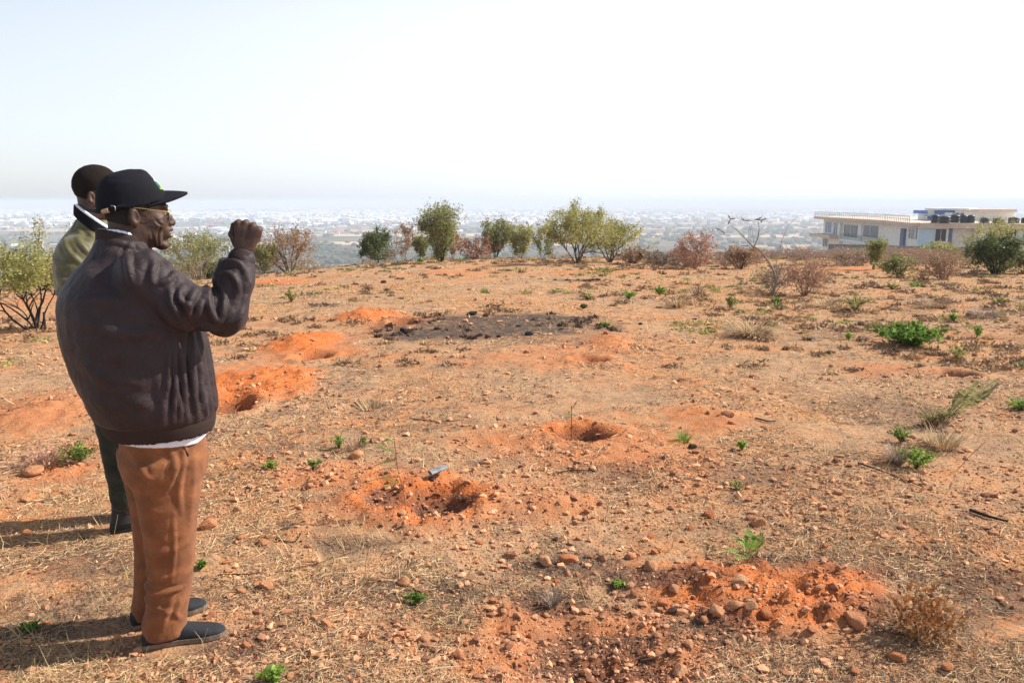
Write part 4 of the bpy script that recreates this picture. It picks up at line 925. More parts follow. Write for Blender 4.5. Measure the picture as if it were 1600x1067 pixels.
# dark stake by the thorn tree
sp_ = G(71, 518); b = MB(); s_ = sp_[1] / FPX; b.tube(np.array([(0, 0, -.05), (.003, 0, 14 * s_), (0, .002, 31 * s_)]), np.array([.012, .014, .012]), 7)
tag(b.build("wooden_stake", M_barkd, None, loc=sp_), "short dark upright stake in the ground in front of the thorn tree", "stake")

# ------------------------------------------------------------------ small plants
M_straw = leafmat("dry_straw", (.66, .50, .30), (.34, .22, .12), .15, .8)
L_rust = leafmat('dead_rust_leaves', (.50, .22, .07), (.20, .09, .04), .25)
M_stem = mat("thin_brown_stem", (.20, .11, .06), None, .8, 60)
def blades(b, c, n, L, spread, rng, wd=.004, droop=.5, r0=.03, aniso=(1, 1)):
    for i in range(n):
        a = rng.uniform(0, 6.283); rr_ = r0 * math.sqrt(rng.rand()); base = c + np.array([math.cos(a) * rr_ * aniso[0], math.sin(a) * rr_ * aniso[1], 0])
        a += rng.normal() * .6; l = L * rng.uniform(.5, 1.1); sp = spread * rng.uniform(.3, 1.2)
        d = np.array([math.cos(a) * sp, math.sin(a) * sp, 1.0]); d /= np.linalg.norm(d); P = [base]; q = base
        for k in range(3): q = q + d * l / 3; P.append(q); d = d + np.array([0, 0, -droop * .5]); d /= np.linalg.norm(d)
        P = np.array(P); sd = np.array([-math.sin(a), math.cos(a), 0]) * wd / 2; w_ = np.array([1, .9, .6, .1])[:, None]
        V = np.vstack([P - sd * w_, P + sd * w_]); b.put(V, [[0, 1, 5, 4], [1, 2, 6, 5], [2, 3, 7, 6]], rng.rand())
def tuft(label, px, py, wpx, hpx, mt, seed, n=60, wd=None, name="grass_tuft", cat="grass tuft", spread=None, droop=.5, mt2=None, n2=0, l2=.02, h2=.8):
    p_ = G(px, py); s_ = p_[1] / FPX; H = hpx * s_; W = wpx * s_; rng = np.random.RandomState(seed); b = MB()
    sp = spread or (W / 2 / max(H, .01)); blades(b, np.zeros(3) - np.array([0, 0, .01]), n, math.hypot(H, W * .35), sp, rng, wd or max(.004, s_ * 1.3), droop, W * .16)
    if not n2: return tag(b.build(name, mt, None, loc=p_, smooth=False), label, cat)
    e = empty(name, p_, label=label, cat=cat); b.build("dry_blades", mt, e, smooth=False)
    C = rng.normal(size=(n2, 3)) * np.array([W * .2, W * .2, H * .22]) + np.array([0, 0, H * .45]); C[:, 2] = np.abs(C[:, 2])
    l = MB(); v, f, a = quads(C, l2, rng, 1.5); l.put(v, f, a); l.build("leaves", mt2, e, smooth=False); return e
def herb(label, px, py, wpx, hpx, mt, seed, n=14, name="small_plant", cat="plant", lsz=None, leafy=9, up=.6, lean=(0, 0)):
    """stems fanning from one root with paired leaflets along each"""
    p_ = G(px, py); s_ = p_[1] / FPX; H = hpx * s_; W = wpx * s_; rng = np.random.RandomState(seed)
    e = empty(name, p_, label=label, cat=cat); b = MB(); Cs = []
    for i in range(n):
        a = rng.uniform(0, 6.283); rr_ = W / 2 * math.sqrt(rng.rand()); tip = np.array([math.cos(a) * rr_, math.sin(a) * rr_, H * rng.uniform(.55, 1.0) * (1 - .35 * rr_ / (W / 2 + 1e-6))]) + np.array([lean[0] * W, lean[1] * W, 0])
        P = spl([(0, 0, -.01), tip * np.array([.35, .35, up]), tip], 5); b.tube(P, np.linspace(.0035, .0015, len(P)) * max(1, s_ * 250), 3, cap=False)
        for k in range(leafy * (2 if lsz is None else 1)):
            u = rng.uniform(.35, 1.0); q = P[int(u * (len(P) - 1))]; Cs.append(q + rng.normal(size=3) * H * .05)
    b.build("stems", M_stem if mt is not L_fresh else L_frond, e)
    l = MB(); v, f, a = quads(np.array(Cs), lsz or max(.012, s_ * 2.6), rng, 1.5, .35); l.put(v, f, a); l.build("leaves", mt, e, smooth=False); return e
def frond(b, st, P, L, wd, rng, mtv=.5, pairs=13):
    """pinnate leaf: leaflets along spine P"""
    P = np.array(P); n = len(P)
    for i in range(pairs):
        u = (i + 1) / pairs; k = min(int(u * (n - 1)), n - 2); q = P[k] + (P[k + 1] - P[k]) * (u * (n - 1) - k); d = P[k + 1] - P[k]; d /= np.linalg.norm(d)
        s = np.cross(d, [0, 0, 1.0]); s /= np.linalg.norm(s) + 1e-9; ll = L * math.sin(min(1, .25 + u * .9) * math.pi * .85 + .15) * (1.0)
        ll = max(ll, L * .25)
        for sg in (-1, 1):
            tp = q + (s * sg + d * .35) * ll + np.array([0, 0, rng.normal() * .1 * ll]); mid = (q + tp) / 2; b.put(np.array([q, mid - d * wd / 2, tp, mid + d * wd / 2]), [[0, 1, 2, 3]], rng.rand())
def fronds(name, label, px, py, spec, mt, seed, stem_pts, lw=.012, L=.035, cat="seedling", Yadd=0, pairs=13):
    """spec: fronds as lists of (px, py, dy); stem_pts likewise"""
    p_ = G(px, py); Y = p_[1]; rng = np.random.RandomState(seed); e = empty(name, p_, label=label, cat=cat)
    T = lambda L_: spl([pp(x, y, Y + dy) - p_ for x, y, dy in L_], 5)
    b = MB(); b.tube(T(stem_pts), .0022 * max(1, Y / 4), 5)
    for s_ in spec: b.tube(T(s_), .0012 * max(1, Y / 4), 3, cap=False)
    b.build("stem", M_stem, e); l = MB()
    for s_ in spec: frond(l, None, T(s_), L, lw, rng, pairs=pairs)
    l.build("leaves", mt, e, smooth=False); return e
fronds("seedling", "feathery-leaved green seedling growing in the nearest dug pit", 634, 803, [[(622, 745, 0), (600, 746, -.02), (574, 752, -.04)], [(620, 730, 0), (598, 733, .02), (577, 742, .04)], [(618, 718, 0), (600, 722, 0), (578, 730, 0)], [(616, 705, 0), (600, 700, .03), (586, 694, .05)], [(623, 750, 0), (610, 757, -.05), (596, 762, -.08)], [(615, 692, 0), (606, 687, 0), (597, 690, 0)]], L_frond, 41,
       [(634, 806, 0), (631, 770, 0), (622, 735, 0), (616, 688, 0)], .010, .022)
fronds("seedling", "tallest leafless seedling stem rising from the round pit in the middle", 893, 688, [[(893, 640, 0), (898, 632, 0), (901, 627, .02)], [(893, 650, 0), (888, 645, .02), (885, 640, .02)]], L_frond, 42, [(893, 692, 0), (893, 660, 0), (893, 634, 0)], .008, .012)
fronds("small_plant", "bright green plant with broad feathery leaves on the stony rise, lower right of centre", 1168, 880, [[(1170, 865, 0), (1155, 860, -.02), (1134, 860, -.04)], [(1170, 858, 0), (1160, 845, .02), (1142, 842, .03)], [(1170, 858, 0), (1172, 838, .02), (1166, 828, .05)], [(1172, 862, 0), (1186, 850, 0), (1190, 834, .03)], [(1170, 864, 0), (1182, 856, -.05), (1192, 848, -.06)], [(1168, 862, 0), (1160, 870, -.07), (1150, 872, -.1)], [(1170, 860, 0), (1176, 848, -.04), (1180, 838, -.03)]], L_fresh, 43,
       [(1168, 882, 0), (1169, 868, 0), (1171, 858, 0)], .016, .030, "plant", pairs=11)
herb("small bright green plant left of the nearest pit beside a reddish stone", 423, 733, 32, 18, L_fresh, 51); herb("small green plant between the bright one and the feathery seedling", 492, 732, 30, 20, L_frond, 52)
herb("green plant among dry brown stems above the nearest pit", 530, 700, 30, 32, L_fresh, 53, n=10); herb("slim green weed right of the one among dry brown stems", 569, 697, 14, 26, L_frond, 54, n=6)
herb("green leafy plant left of the jacketed men's legs on the stony ground", 122, 724, 84, 44, L_frond, 55, n=36); herb("green grass-like weed just right of the rust trousers", 314, 888, 28, 20, L_frond, 56, n=9)
herb("broad-leaved green plant cut by the bottom edge of the photo", 425, 1066, 66, 34, L_fresh, 57, n=14, lsz=.022, leafy=9); herb("tiny green herb below the row of reddish stones", 965, 916, 34, 12, L_fresh, 58, lsz=.018)
herb("dull green herb under the reddish stone at bottom centre", 650, 943, 60, 26, L_frond, 59, n=12); herb("small lime plant beside a dark stone right of the middle pit", 1160, 703, 24, 22, L_fresh, 60)
herb("faint yellow-green herb above the lone reddish boulder", 1153, 765, 34, 20, L_yel, 61, n=10); herb("lime green clump cut by the right edge of the photo", 1592, 640, 54, 26, L_fresh, 62, n=30)
herb("sprawling bright and dark green thorny shrub on the right of the field", 1424, 540, 120, 42, L_frond, 63, n=70, name="low_shrub", cat="shrub", leafy=26, lsz=.045); herb("small round bright green plant behind the sprawling shrub", 1490, 503, 22, 18, L_fresh, 64, n=14)
herb("pale green herb right of the sprawling shrub", 1527, 527, 36, 24, L_frond, 65, n=12); herb("thin open sapling behind the dark pit on the right", 1494, 566, 46, 40, L_yel, 66, n=10, name="sapling", cat="sapling", leafy=12, lsz=.03)
herb("yellow-green bushy weed at the crooked stick, upper one of two on the right", 1458, 667, 66, 44, L_yel, 67, n=34); herb("lower bright weed with grey brush at its foot on the right", 1432, 731, 80, 40, L_fresh, 68, n=34)
herb("pale green weed just above the one with grey brush", 1408, 692, 46, 38, L_frond, 69, n=18)
p_ = G(1470, 668)
fronds("leaning_plant", "leaning yellow-green plant reaching up right from the bushy weed", 1470, 668, [[(1480, 650, 0), (1505, 632, .1), (1530, 610, .2), (1555, 595, .3)], [(1482, 646, 0), (1500, 622, 0), (1528, 596, .1)], [(1500, 632, 0), (1530, 622, 0), (1560, 600, 0)]], L_yel, 70, [(1470, 668, 0), (1500, 636, 0), (1556, 594, .3)], .03, .07, "plant", pairs=26)
for i, (lb, px, py, w_, h_, mt_) in enumerate([
    ("bright green tuft on the far field right of the small ash patch", 1030, 462, 24, 20, L_fresh), ("lime tuft on the far field left of two neighbouring tufts", 920, 468, 44, 14, L_yel), ("green tuft on the far field right of the lime one", 982, 466, 30, 16, L_fresh),
    ("yellow-green shrublet left of the tangled twigs of the pod tree", 1140, 482, 26, 28, L_yel), ("small green clump at the foot of the pod tree", 1212, 476, 22, 14, L_frond), ("large yellow-green weed clump on the right of the russet bush", 1335, 486, 60, 36, L_yel),
    ("lime clump in front of the grey-green thorny bush", 1430, 448, 26, 8, L_fresh), ("thin green shoot on the near left edge of the far field", 455, 472, 20, 24, L_yel), ("flat lime patch of herb right of the largest tree's foot", 950, 426, 60, 10, L_yel),
    ("small green weed on the right edge of the big ash patch", 945, 510, 30, 8, L_frond), ("low round green plant above the big ash patch", 912, 482, 14, 9, L_dark), ("yellow-green plant in front of the brown open bush", 1395, 452, 24, 12, L_yel),
    ("pale brush of yellow-green weed near the right edge above the sprawling shrub", 1560, 475, 60, 14, L_yel), ("green weed below the dead brush pile", 1325, 530, 14, 12, L_fresh), ("small green plant at the left foot of the men's shadow", 45, 985, 40, 16, L_frond),
    ("small light green plant at the tall bush's foot on the crest", 657, 411, 12, 8, L_fresh), ("lime clump on the crest right of the low reddish bush", 722, 409, 14, 7, L_fresh)]):
    herb(lb, px, py, w_, h_, mt_, 100 + i, n=16, leafy=10)
tuft("grey-green grass tuft beside a brown clod right of the middle pit", 1068, 690, 44, 22, L_frond, 71, n=70)
tuft("pale straw tuft over a small dark hollow left of the middle pit", 580, 640, 70, 32, M_straw, 72, n=150, spread=1.2)
tuft("flattened pile of dead grey-brown brush on the right of the ash patch", 1175, 524, 130, 26, M_straw, 73, n=420, name="brush_pile", cat="brush pile", spread=2.4)
tuft("grey dead twig tuft at bottom centre beside three small stones", 862, 945, 46, 30, L_grey, 74, n=90)
tuft("dry pinkish grass clump behind the lower bright weed on the right", 1470, 700, 110, 34, M_straw, 75, n=260, spread=1.3)
tuft("dark grey brush clump at the left foot of the lower bright weed", 1400, 722, 60, 34, L_grey, 751, n=200)
tuft("russet dead grass clump under the yellow-green bushy weed", 1452, 668, 56, 28, L_brown, 76, n=160)
tuft("dead brown-leaved weed clump with long dry stalks, lowest right", 1440, 995, 150, 92, M_straw, 77, n=150, name="dead_weed", cat="dead weed", spread=1.1, mt2=L_rust, n2=650, l2=.016, wd=.003)
tuft("dead reddish-brown fern-like weed left of the green leafy plant, far left", 72, 728, 110, 44, L_red, 78, n=160, name="dead_weed", cat="dead weed", spread=1.5, mt2=L_red, n2=120, l2=.02)
tuft("dry brown stalks standing behind the green plant above the nearest pit", 556, 702, 70, 36, L_brown, 79, n=60, spread=1.0)
tuft("dry yellow grass clump left of the russet bush on the far field", 1060, 480, 50, 20, M_straw, 80, n=120, name="grass_tuft"); tuft("dry russet stalk clump in front of the reddish sparse bush", 1090, 462, 44, 30, L_brown, 81, n=50, spread=1.3)
tuft("brown seeding grass along the field left of the darkest bush", 1460, 480, 90, 30, L_brown, 82, n=260, spread=2.2, wd=.005); tuft("pale seeding grass below the darkest bush", 1540, 495, 90, 34, L_grey, 83, n=260, spread=2.4, wd=.005); tuft("straw clump in front of the russet twiggy bush", 1290, 480, 60, 30, M_straw, 84, n=200, spread=2.0, wd=.005)
# dry grass, litter: nobody could count it
def scatter(n, seed, y0=407, y1=1160, x0=-500, x1=2100):
    rng = np.random.RandomState(seed); px = rng.uniform(x0, x1, n); py = y0 + (y1 - y0) * rng.rand(n) ** .85
    r = np.stack([(px - 800) / FPX, math.cos(PITCH) + (533.5 - py) / FPX * math.sin(PITCH), -math.sin(PITCH) + (533.5 - py) / FPX * math.cos(PITCH)], -1)
    lo = np.full(n, .5); hi = np.full(n, 70.0)
    for _ in range(30):
        md = (lo + hi) / 2; P = r * md[:, None]; b_ = P[:, 2] + CAMH < base_h(P[:, 0], P[:, 1]); hi = np.where(b_, md, hi); lo = np.where(b_, lo, md)
    P = r * hi[:, None]; m_ = hi < 60; P = P[m_]; x, y = P[:, 0], P[:, 1]
    j = rng.normal(size=(len(x), 2)) * .03; x = x + j[:, 0]; y = y + j[:, 1]; h, rd, ah = ground(x, y); return x, y, h, rd, ah, rng
def straws(n, seed, lscale=1.0, wscale=1.0, thr=-.1, flat=True, redcut=.75, ashpref=0):
    x, y, h, rd, ah, rng = scatter(n, seed); P = np.stack([x, y], -1)
    dn = fbm(P * 1.3, 3, 55 + seed) + .5 * fbm(P * 5, 2, 77) + ashpref * ah - redcut * rd * 1.2
    k = (dn > thr + rng.normal(size=len(x)) * .15) ; 
    for fx, fy in FOOT: k &= np.hypot(x - fx, y - fy) > .12
    x, y, h = x[k], y[k], h[k]; n = len(x); d = y
    L = lscale * (.02 + .065 * rng.rand(n) ** 2) * (1 + .10 * d); W_ = wscale * np.maximum(.0012, .00042 * d) * (.6 + .8 * rng.rand(n)); a = rng.uniform(0, 6.283, n)
    dr = np.stack([np.cos(a), np.sin(a)], -1); up = np.abs(rng.normal(size=n)) * (.10 if flat else .8); cv = rng.normal(size=n) * .25
    sd = np.stack([-np.sin(a), np.cos(a), np.zeros(n)], -1); V = []
    for t_ in (-.5, 0, .5):
        c_ = np.stack([x + dr[:, 0] * L * t_, y + dr[:, 1] * L * t_, np.zeros(n)], -1) + sd * (cv * L * (t_ * t_ * 2))[:, None]
        c_[:, 2] = ground(c_[:, 0], c_[:, 1])[0] + .003 + W_ + (t_ + .5) * L * up; wv = sd * (W_ * (1 if t_ <= 0 else .5))[:, None]; wv[:, 2] += W_ * .6 * rng.normal(size=n)
        V += [c_ - wv, c_ + wv]
    V = np.stack(V, 1).reshape(-1, 3); o_ = np.arange(n)[:, None] * 6
    F = np.vstack([o_ + np.array([0, 1, 3, 2]), o_ + np.array([2, 3, 5, 4])]); rv = np.repeat(rng.rand(n), 6)
    return mesh_from(V, F, False, {"rnd": rv})
M_litter = leafmat("straw_litter", (.80, .56, .33), (.42, .25, .13), .1, .85); M_darkl = leafmat("dark_litter", (.24, .15, .10), (.07, .048, .036), .1, .9)
tag(add("dry_grass", straws(150000, 1, .8, .8, thr=.0), M_litter), "short dry straw lying over the soil", kind="stuff")
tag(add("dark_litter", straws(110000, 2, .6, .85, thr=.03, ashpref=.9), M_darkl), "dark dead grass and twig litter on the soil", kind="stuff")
tag(add("standing_grass", straws(26000, 3, .8, .9, thr=.12, flat=False), leafmat("standing_dry_grass", (.62, .46, .24), (.34, .26, .11), .2)), "thin standing dry grass over the field", kind="stuff")
def far_grass(n, seed, mt, name, label, lo_, cut, hs_):
    rng = np.random.RandomState(seed); t_ = rng.uniform(-.8, .85, n); Y = 11 * (52 / 11.) ** (rng.rand(n) ** .8)
    x = t_ * Y; P = np.stack([x, Y], -1); k = fbm(P * .5, 3, seed) + .25 * (t_ > .2) > cut; x, Y = x[k], Y[k]; n = len(x)
    h, rd, ah = ground(x, Y); k = (ah < .3) & (rd < .5); x, Y, h = x[k], Y[k], h[k]; n = len(x)
    a = rng.uniform(0, 6.283, n); L = hs_ * rng.uniform(.4, 1.2, n); W_ = .0007 * Y; ln = rng.normal(size=(n, 2)) * .6
    b0 = np.stack([x, Y, h - .01], -1); s_ = np.stack([np.cos(a), np.sin(a), 0 * a], -1) * W_[:, None]; tp = b0 + np.stack([ln[:, 0] * L, ln[:, 1] * L, L], -1)
    V = np.stack([b0 - s_, b0 + s_, tp], 1).reshape(-1, 3); F = np.arange(3 * n).reshape(-1, 3)
    tag(add(name, mesh_from(V, F, False, {"rnd": np.repeat(rng.rand(n), 3)}), mt), label, kind="stuff")
far_grass(60000, 31, leafmat("far_dry_grass", (.62, .42, .22), (.42, .24, .12), .25), "dry_grass", "dry russet and straw grass over the far field", 0, .0, .035)
far_grass(30000, 32, leafmat("far_green_grass", (.36, .38, .09), (.22, .22, .06), .3), "green_grass", "thin green and olive weeds over the far field", 0, .14, .05)

def low_scrub(n, seed, mt, name, label, wt, hmax, per, burnt=False):
    """low matted clumps, thickest on the right of the field"""
    rng = np.random.RandomState(seed); t_ = rng.uniform(-.75, .8, n); Y = 7.5 * (46 / 7.5) ** (rng.rand(n) ** .75); x = t_ * Y; P = np.stack([x, Y], -1)
    k = fbm(P * .45, 3, seed) + np.interp(t_, [-.8, .1, .3, .8], wt) + .012 * (Y - 15) > rng.uniform(-.1, .5, n); x, Y = x[k], Y[k]; h, rd, ah = ground(x, Y); k = (ah > .55) & (Y > 6) if burnt else (ah < .4) & (rd < .4); x, Y, h = x[k], Y[k], h[k]; n = len(x)
    R_ = hmax * rng.uniform(.35, 1, n) ** 1.5 * (1 + .02 * Y); C = rng.normal(size=(n, per, 3)) * .5; C[..., 2] = np.abs(C[..., 2]) * .55; C = C * R_[:, None, None] * np.array([1.5, 1.5, 1]) + np.stack([x, Y, h], -1)[:, None]
    rv = np.clip(rng.rand(n)[:, None] * .7 + .3 * rng.rand(n, per), 0, 1).ravel(); sz = .018 * (1 + .05 * np.repeat(Y, per)); V, F, A = quads(C.reshape(-1, 3), 1.0, rng, 2.6, 0, rv); V = (V.reshape(-1, 4, 3) - C.reshape(-1, 1, 3)) * sz[:, None, None] + C.reshape(-1, 1, 3)
    tag(add(name, mesh_from(V.reshape(-1, 3), F, False, {"rnd": A}), mt), label, kind="stuff")
low_scrub(2600, 61, leafmat("matted_brown_scrub", (.42, .27, .15), (.15, .09, .06), .15), "low_dry_scrub", "low matted brown scrub over the far field", [-.10, -.05, .16, .22], .10, 46)
low_scrub(1500, 62, leafmat("matted_green_weed", (.42, .42, .12), (.20, .20, .07), .3), "low_green_weeds", "low green weeds over the far field", [-.28, -.16, .05, .10], .10, 36)
low_scrub(16000, 64, M_darkl, 'charred_litter', 'black burnt stubble and litter on the ash patches', [.3, .3, .3, .3], .045, 30, True)
low_scrub(2200, 63, leafmat("matted_straw", (.66, .46, .25), (.40, .26, .14), .2), "matted_straw", "matted pale straw clumps over the field", [-.05, -.05, .08, .12], .07, 46)

# ------------------------------------------------------------------ stones
m, t, p, o = nodes("orange_stone"); oc = objc(t); oi = N_(t, "ShaderNodeObjectInfo").outputs["Random"]
c = mix(t, oi, (.60, .21, .085), (.72, .40, .22)); c = mix(t, mul(t, ramp(t, noise(t, 6, 5, .7, oc), .5, .75), .5), c, (.30, .12, .06)); t.links.new(c, p.inputs["Base Color"])
p.inputs["Roughness"].default_value = .9; p.inputs["Specular IOR Level"].default_value = .15; bump(t, p, noise(t, 9, 6, .7, oc), .7, .05); M_stone = m
M_stoned = mat("dark_brown_stone", (.13, .075, .055), (.07, .042, .034), .9, 8, .15, .6, .05)
M_char = mat("charred_clod", (.030, .028, .030), (.015, .014, .015), .9, 20, .1, .6, .02)
M_pebble = mat("gravel_stone", (.74, .38, .20), (.22, .09, .05), .9, rnd=True)
import bmesh
def ico(sub):
    bm = bmesh.new(); bmesh.ops.create_icosphere(bm, subdivisions=sub, radius=1.0); V = np.array([v.co[:] for v in bm.verts]); F = np.array([[v.index for v in f.verts] for f in bm.faces]); bm.free(); return V, F
V3, F3_ = ico(3); stones = []
for k in range(14):
    rng = np.random.RandomState(500 + k); V = V3.copy()
    for _ in range(9):                                     # chip flat faces off
        n_ = rng.normal(size=3); n_ /= np.linalg.norm(n_); h_ = rng.uniform(.55, .85); d = V @ n_ - h_; V -= np.outer(np.maximum(d, 0) * .93, n_)
    V = V * (1 + .10 * fbm(V * 1.6 + k * 7, 3, k))[:, None] * np.array([1, rng.uniform(.65, .95), rng.uniform(.5, .8)])
    V += .02 * fbm(V * 7, 2, k)[:, None] * V
    stones.append(mesh_from(V, F3_, False))
for me in stones: me.materials.append(M_stone)
dstones = []
for k in range(3):
    me = stones[k].copy(); me.materials.clear(); me.materials.append(M_stoned); dstones.append(me)
chars = []
for k in range(3):
    me = stones[k + 4].copy(); me.materials.clear(); me.materials.append(M_char); chars.append(me)
SG = "loose reddish stones scattered over the field"
def stone(px, py, wpx, k, label=None, lib=stones, group=None, name="stone", cat="stone", sq=1.0):
    p_ = G(px, py); r = wpx * p_[1] / FPX / 2; o_ = bpy.data.objects.new(name, lib[k % len(lib)]); col.objects.link(o_)
    o_.location = p_ + np.array([0, 0, r * .28 * sq]); o_.scale = (r, r, r * sq); o_.rotation_euler = (random.Random(k * 7 + int(px)).uniform(-.3, .3), random.Random(k + int(py)).uniform(-.3, .3), random.Random(int(px * 3 + py)).uniform(0, 6.28))
    return tag(o_, label or "loose reddish stone lying on the sandy field", cat, group if label is None else None)
random.seed(3)
NST = [(1109, 806, 30, "lone reddish boulder casting a dark shadow right of centre"), (1184, 819, 28, "brown-orange stone just right of the lone reddish boulder"), (1137, 650, 26, "angular reddish stone at the top of the stony streak right of the middle pit"),
       (509, 978, 24, "square orange stone leaning upright near the shoes"), (630, 912, 26, "largest orange stone of the cluster at bottom centre"), (852, 880, 28, "rounded orange stone, left of two big ones beside the dark litter"), (888, 878, 34, "reddish stone, right of two big ones beside the dark litter"),
       (326, 824, 32, "reddish stone right of the rust trousers at knee height"), (52, 738, 34, "pale orange block near the dead fern-like weed"), (1062, 1052, 36, "large orange stone at the bottom edge right of the bare hollow"), (1018, 888, 34, "big reddish stone at the edge of the dark patch"), (985, 872, 22, "dark-based reddish stone left of the big one at the dark patch"),
       (1334, 975, 46, "large broken reddish block left of the dead brown weed"), (1300, 1003, 0, ""), (1156, 911, 32, "flat pale orange slab on the stony rise below the bright green plant"), (1120, 957, 28, "brown oval stone in the row at the foot of the rise"), (1147, 948, 28, "brown stone second in the row at the foot of the rise"), (1172, 950, 26, "greyish stone third in the row at the foot of the rise"), (1197, 960, 24, "pale stone at the right end of the row on the rise"),
       (1053, 922, 22, "rounded stone at the left end of the stony rise"), (1035, 945, 20, "small stone left of a dark clod on the bare soil"), (1076, 1010, 24, "buff stone lying on the bare orange soil at lower right"), (1400, 1028, 34, "reddish slab tilted in straw below the dead brown weed"), (1335, 1050, 24, "small pale stone at the bottom edge right"), (1480, 1045, 26, "flat brown stone at the bottom right"),
       (411, 850, 22, "orange stone with dark shadow left of the bottom centre litter"), (415, 918, 26, "rounded stone at shoe level right of the trousers"), (377, 926, 20, "red-brown stone nearer the shoes"), (438, 830, 0, ""), (383, 712, 20, "reddish stone right of the waistband beside pale pebbles"), (447, 735, 13, "small pink stone right of the small bright green plant"), (523, 750, 15, "pink-brown stone left of the feathery seedling"),
       (627, 803, 18, "orange stone on the near rim of the nearest pit"), (558, 714, 24, "dark round stone with pale neighbour above the nearest pit"), (790, 950, 22, "pale stone first of three at bottom centre"), (810, 953, 12, "small pale stone in the middle of three at bottom centre"), (853, 962, 16, "pale stone right of three at bottom centre"), (803, 992, 18, "buff stone pair at the edge of the bare hollow, left"), (830, 994, 16, "buff stone pair at the edge of the bare hollow, right"),
       (625, 1030, 20, "brown stone near the bottom edge at centre left"), (715, 1026, 22, "brown stone near the bottom edge at centre"), (455, 1058, 20, "orange stone beside the broad-leaved plant at the bottom edge"), (862, 620, 14, "pale round stone alone in the middle of the field"), (945, 779, 14, "small reddish stone right of the fallen twig"), (917, 800, 14, "reddish stone below the small one right of the twig"), (82, 935, 14, "small stone inside the men's shadow"),
       (700, 980, 0, "")]
for i, (px, py, w_, lb) in enumerate(NST):
    if w_: stone(px, py, w_, i, lb)
for i, (px, py, w_, lb) in enumerate([(868, 845, 16, "dark brown stone perched above the rounded orange stones"), (1082, 700, 16, "dark brown clod beside the grey-green grass tuft"), (1050, 955, 20, "dark brown stone in front of the row on the rise"), (960, 905, 0, "")]):
    if w_: stone(px, py, w_, i, lb, dstones)
for i, (px, py, w_, lb) in enumerate([(738, 492, 20, "black charred clod at the back left of the ash patch"), (826, 524, 18, "largest black charred clod in the front of the ash patch"), (876, 516, 9, "small black clod in the middle right of the ash patch"), (810, 511, 9, "small black clod left of the middle of the ash patch"), (1001, 507, 9, "black clod beyond the right end of the ash patch"), (632, 520, 24, "black charred heap at the left tip of the ash patch"), (924, 438, 7, "black clod on the small far ash patch"), (750, 525, 12, "black clod left of the largest one in the ash patch"),
                                   (476, 419, 14, "dark stump at the foot of the tall olive-brown bush"), (599, 442, 11, "small dark stump on the far field beyond the mounds"), (983, 447, 6, "tiny black stump between two green tufts"), (1190, 517, 0, "")]):
    if w_: stone(px, py, w_, i, lb, chars, name="charred_clod" if i < 8 else "stump", cat="clod" if i < 8 else "stump", sq=.7)
for i in range(34):
    px, py, w_ = [(random.uniform(640, 728), random.uniform(765, 800), 13), (random.uniform(860, 950), random.uniform(672, 690), 11), (random.uniform(560, 640), random.uniform(765, 800), 8)][i % 3]
    p_ = g0(px, py); o_ = bpy.data.objects.new("soil_clod", stones[i % 14] if i % 2 else dstones[i % 3]); col.objects.link(o_); r_ = random.uniform(.4, 1) * w_ * p_[1] / FPX / 2; p_[2] = float(ground(np.array([p_[0]]), np.array([p_[1]]))[0][0]); o_.location = p_ + np.array([0, 0, r_ * .3]); o_.scale = (r_, r_, r_ * .8); o_.rotation_euler = (0, 0, i)
    tag(o_, ["lump of dug soil lying in the nearest pit", "lump of dug soil lying in the round middle pit", "lump of dug soil on the left rim of the nearest pit"][i % 3], "clod", ["clods in the nearest pit", "clods in the middle pit", "clods on the left rim of the nearest pit"][i % 3])
rng = np.random.RandomState(77); cnt = 0; zones = [(1000, 880, 330, 90, 30), (880, 890, 170, 50, 20), (560, 940, 260, 110, 26), (400, 870, 110, 110, 16), (60, 900, 130, 160, 18), (80, 720, 90, 60, 18), (1200, 950, 160, 40, 16), (500, 730, 130, 50, 18), (1130, 680, 70, 50, 12), (700, 1000, 260, 60, 16), (1010, 780, 160, 70, 14)]
for (cx, cy, wx, wy, n) in zones:
    for i in range(n):
        px, py = cx + rng.uniform(-1, 1) * wx, cy + rng.uniform(-1, 1) * wy
        if 120 < px < 350 and py > 680: continue
        if not (0 < px < 1600): continue
        stone(px, min(py, 1066), (6 + 14 * rng.rand() ** 2) * (py / 900.), rng.randint(14), None, group=SG, sq=rng.uniform(.8, 1.1)); cnt += 1
V1 = np.array([[1, 0, 0], [-1, 0, 0], [0, 1, 0], [0, -1, 0], [0, 0, 1], [0, 0, -1]], float); Vi, Fi = ico(1)
x, y, h, rd, ah, rng = scatter(110000, 9, 412); P = np.stack([x, y], -1)
k = fbm(P * 1.1, 3, 66) + .22 * rd - .03 > rng.uniform(-.2, .6, len(x)); 
for fx, fy in FOOT: k &= np.hypot(x - fx, y - fy) > .13
x, y, h = x[k], y[k], h[k]; n = len(x); s_ = (.0016 + .009 * rng.rand(n) ** 13 + .0016 * rng.rand(n)) * (1 + .22 * y) * 1.0
V = Vi[None] * (1 + .28 * rng.normal(size=(n, len(Vi), 1))) * s_[:, None, None] * np.stack([rng.uniform(.7, 1.4, n), rng.uniform(.7, 1.4, n), rng.uniform(.5, .9, n)], -1)[:, None, :]
V = V + np.stack([x, y, h + s_ * .3], -1)[:, None, :]; F = (Fi[None] + (np.arange(n) * len(Vi))[:, None, None]).reshape(-1, 3)
tag(add("gravel", mesh_from(V.reshape(-1, 3), F, False, {"rnd": np.repeat(rng.rand(n), len(Vi))}), M_pebble), "orange and buff gravel strewn over the soil", kind="stuff")
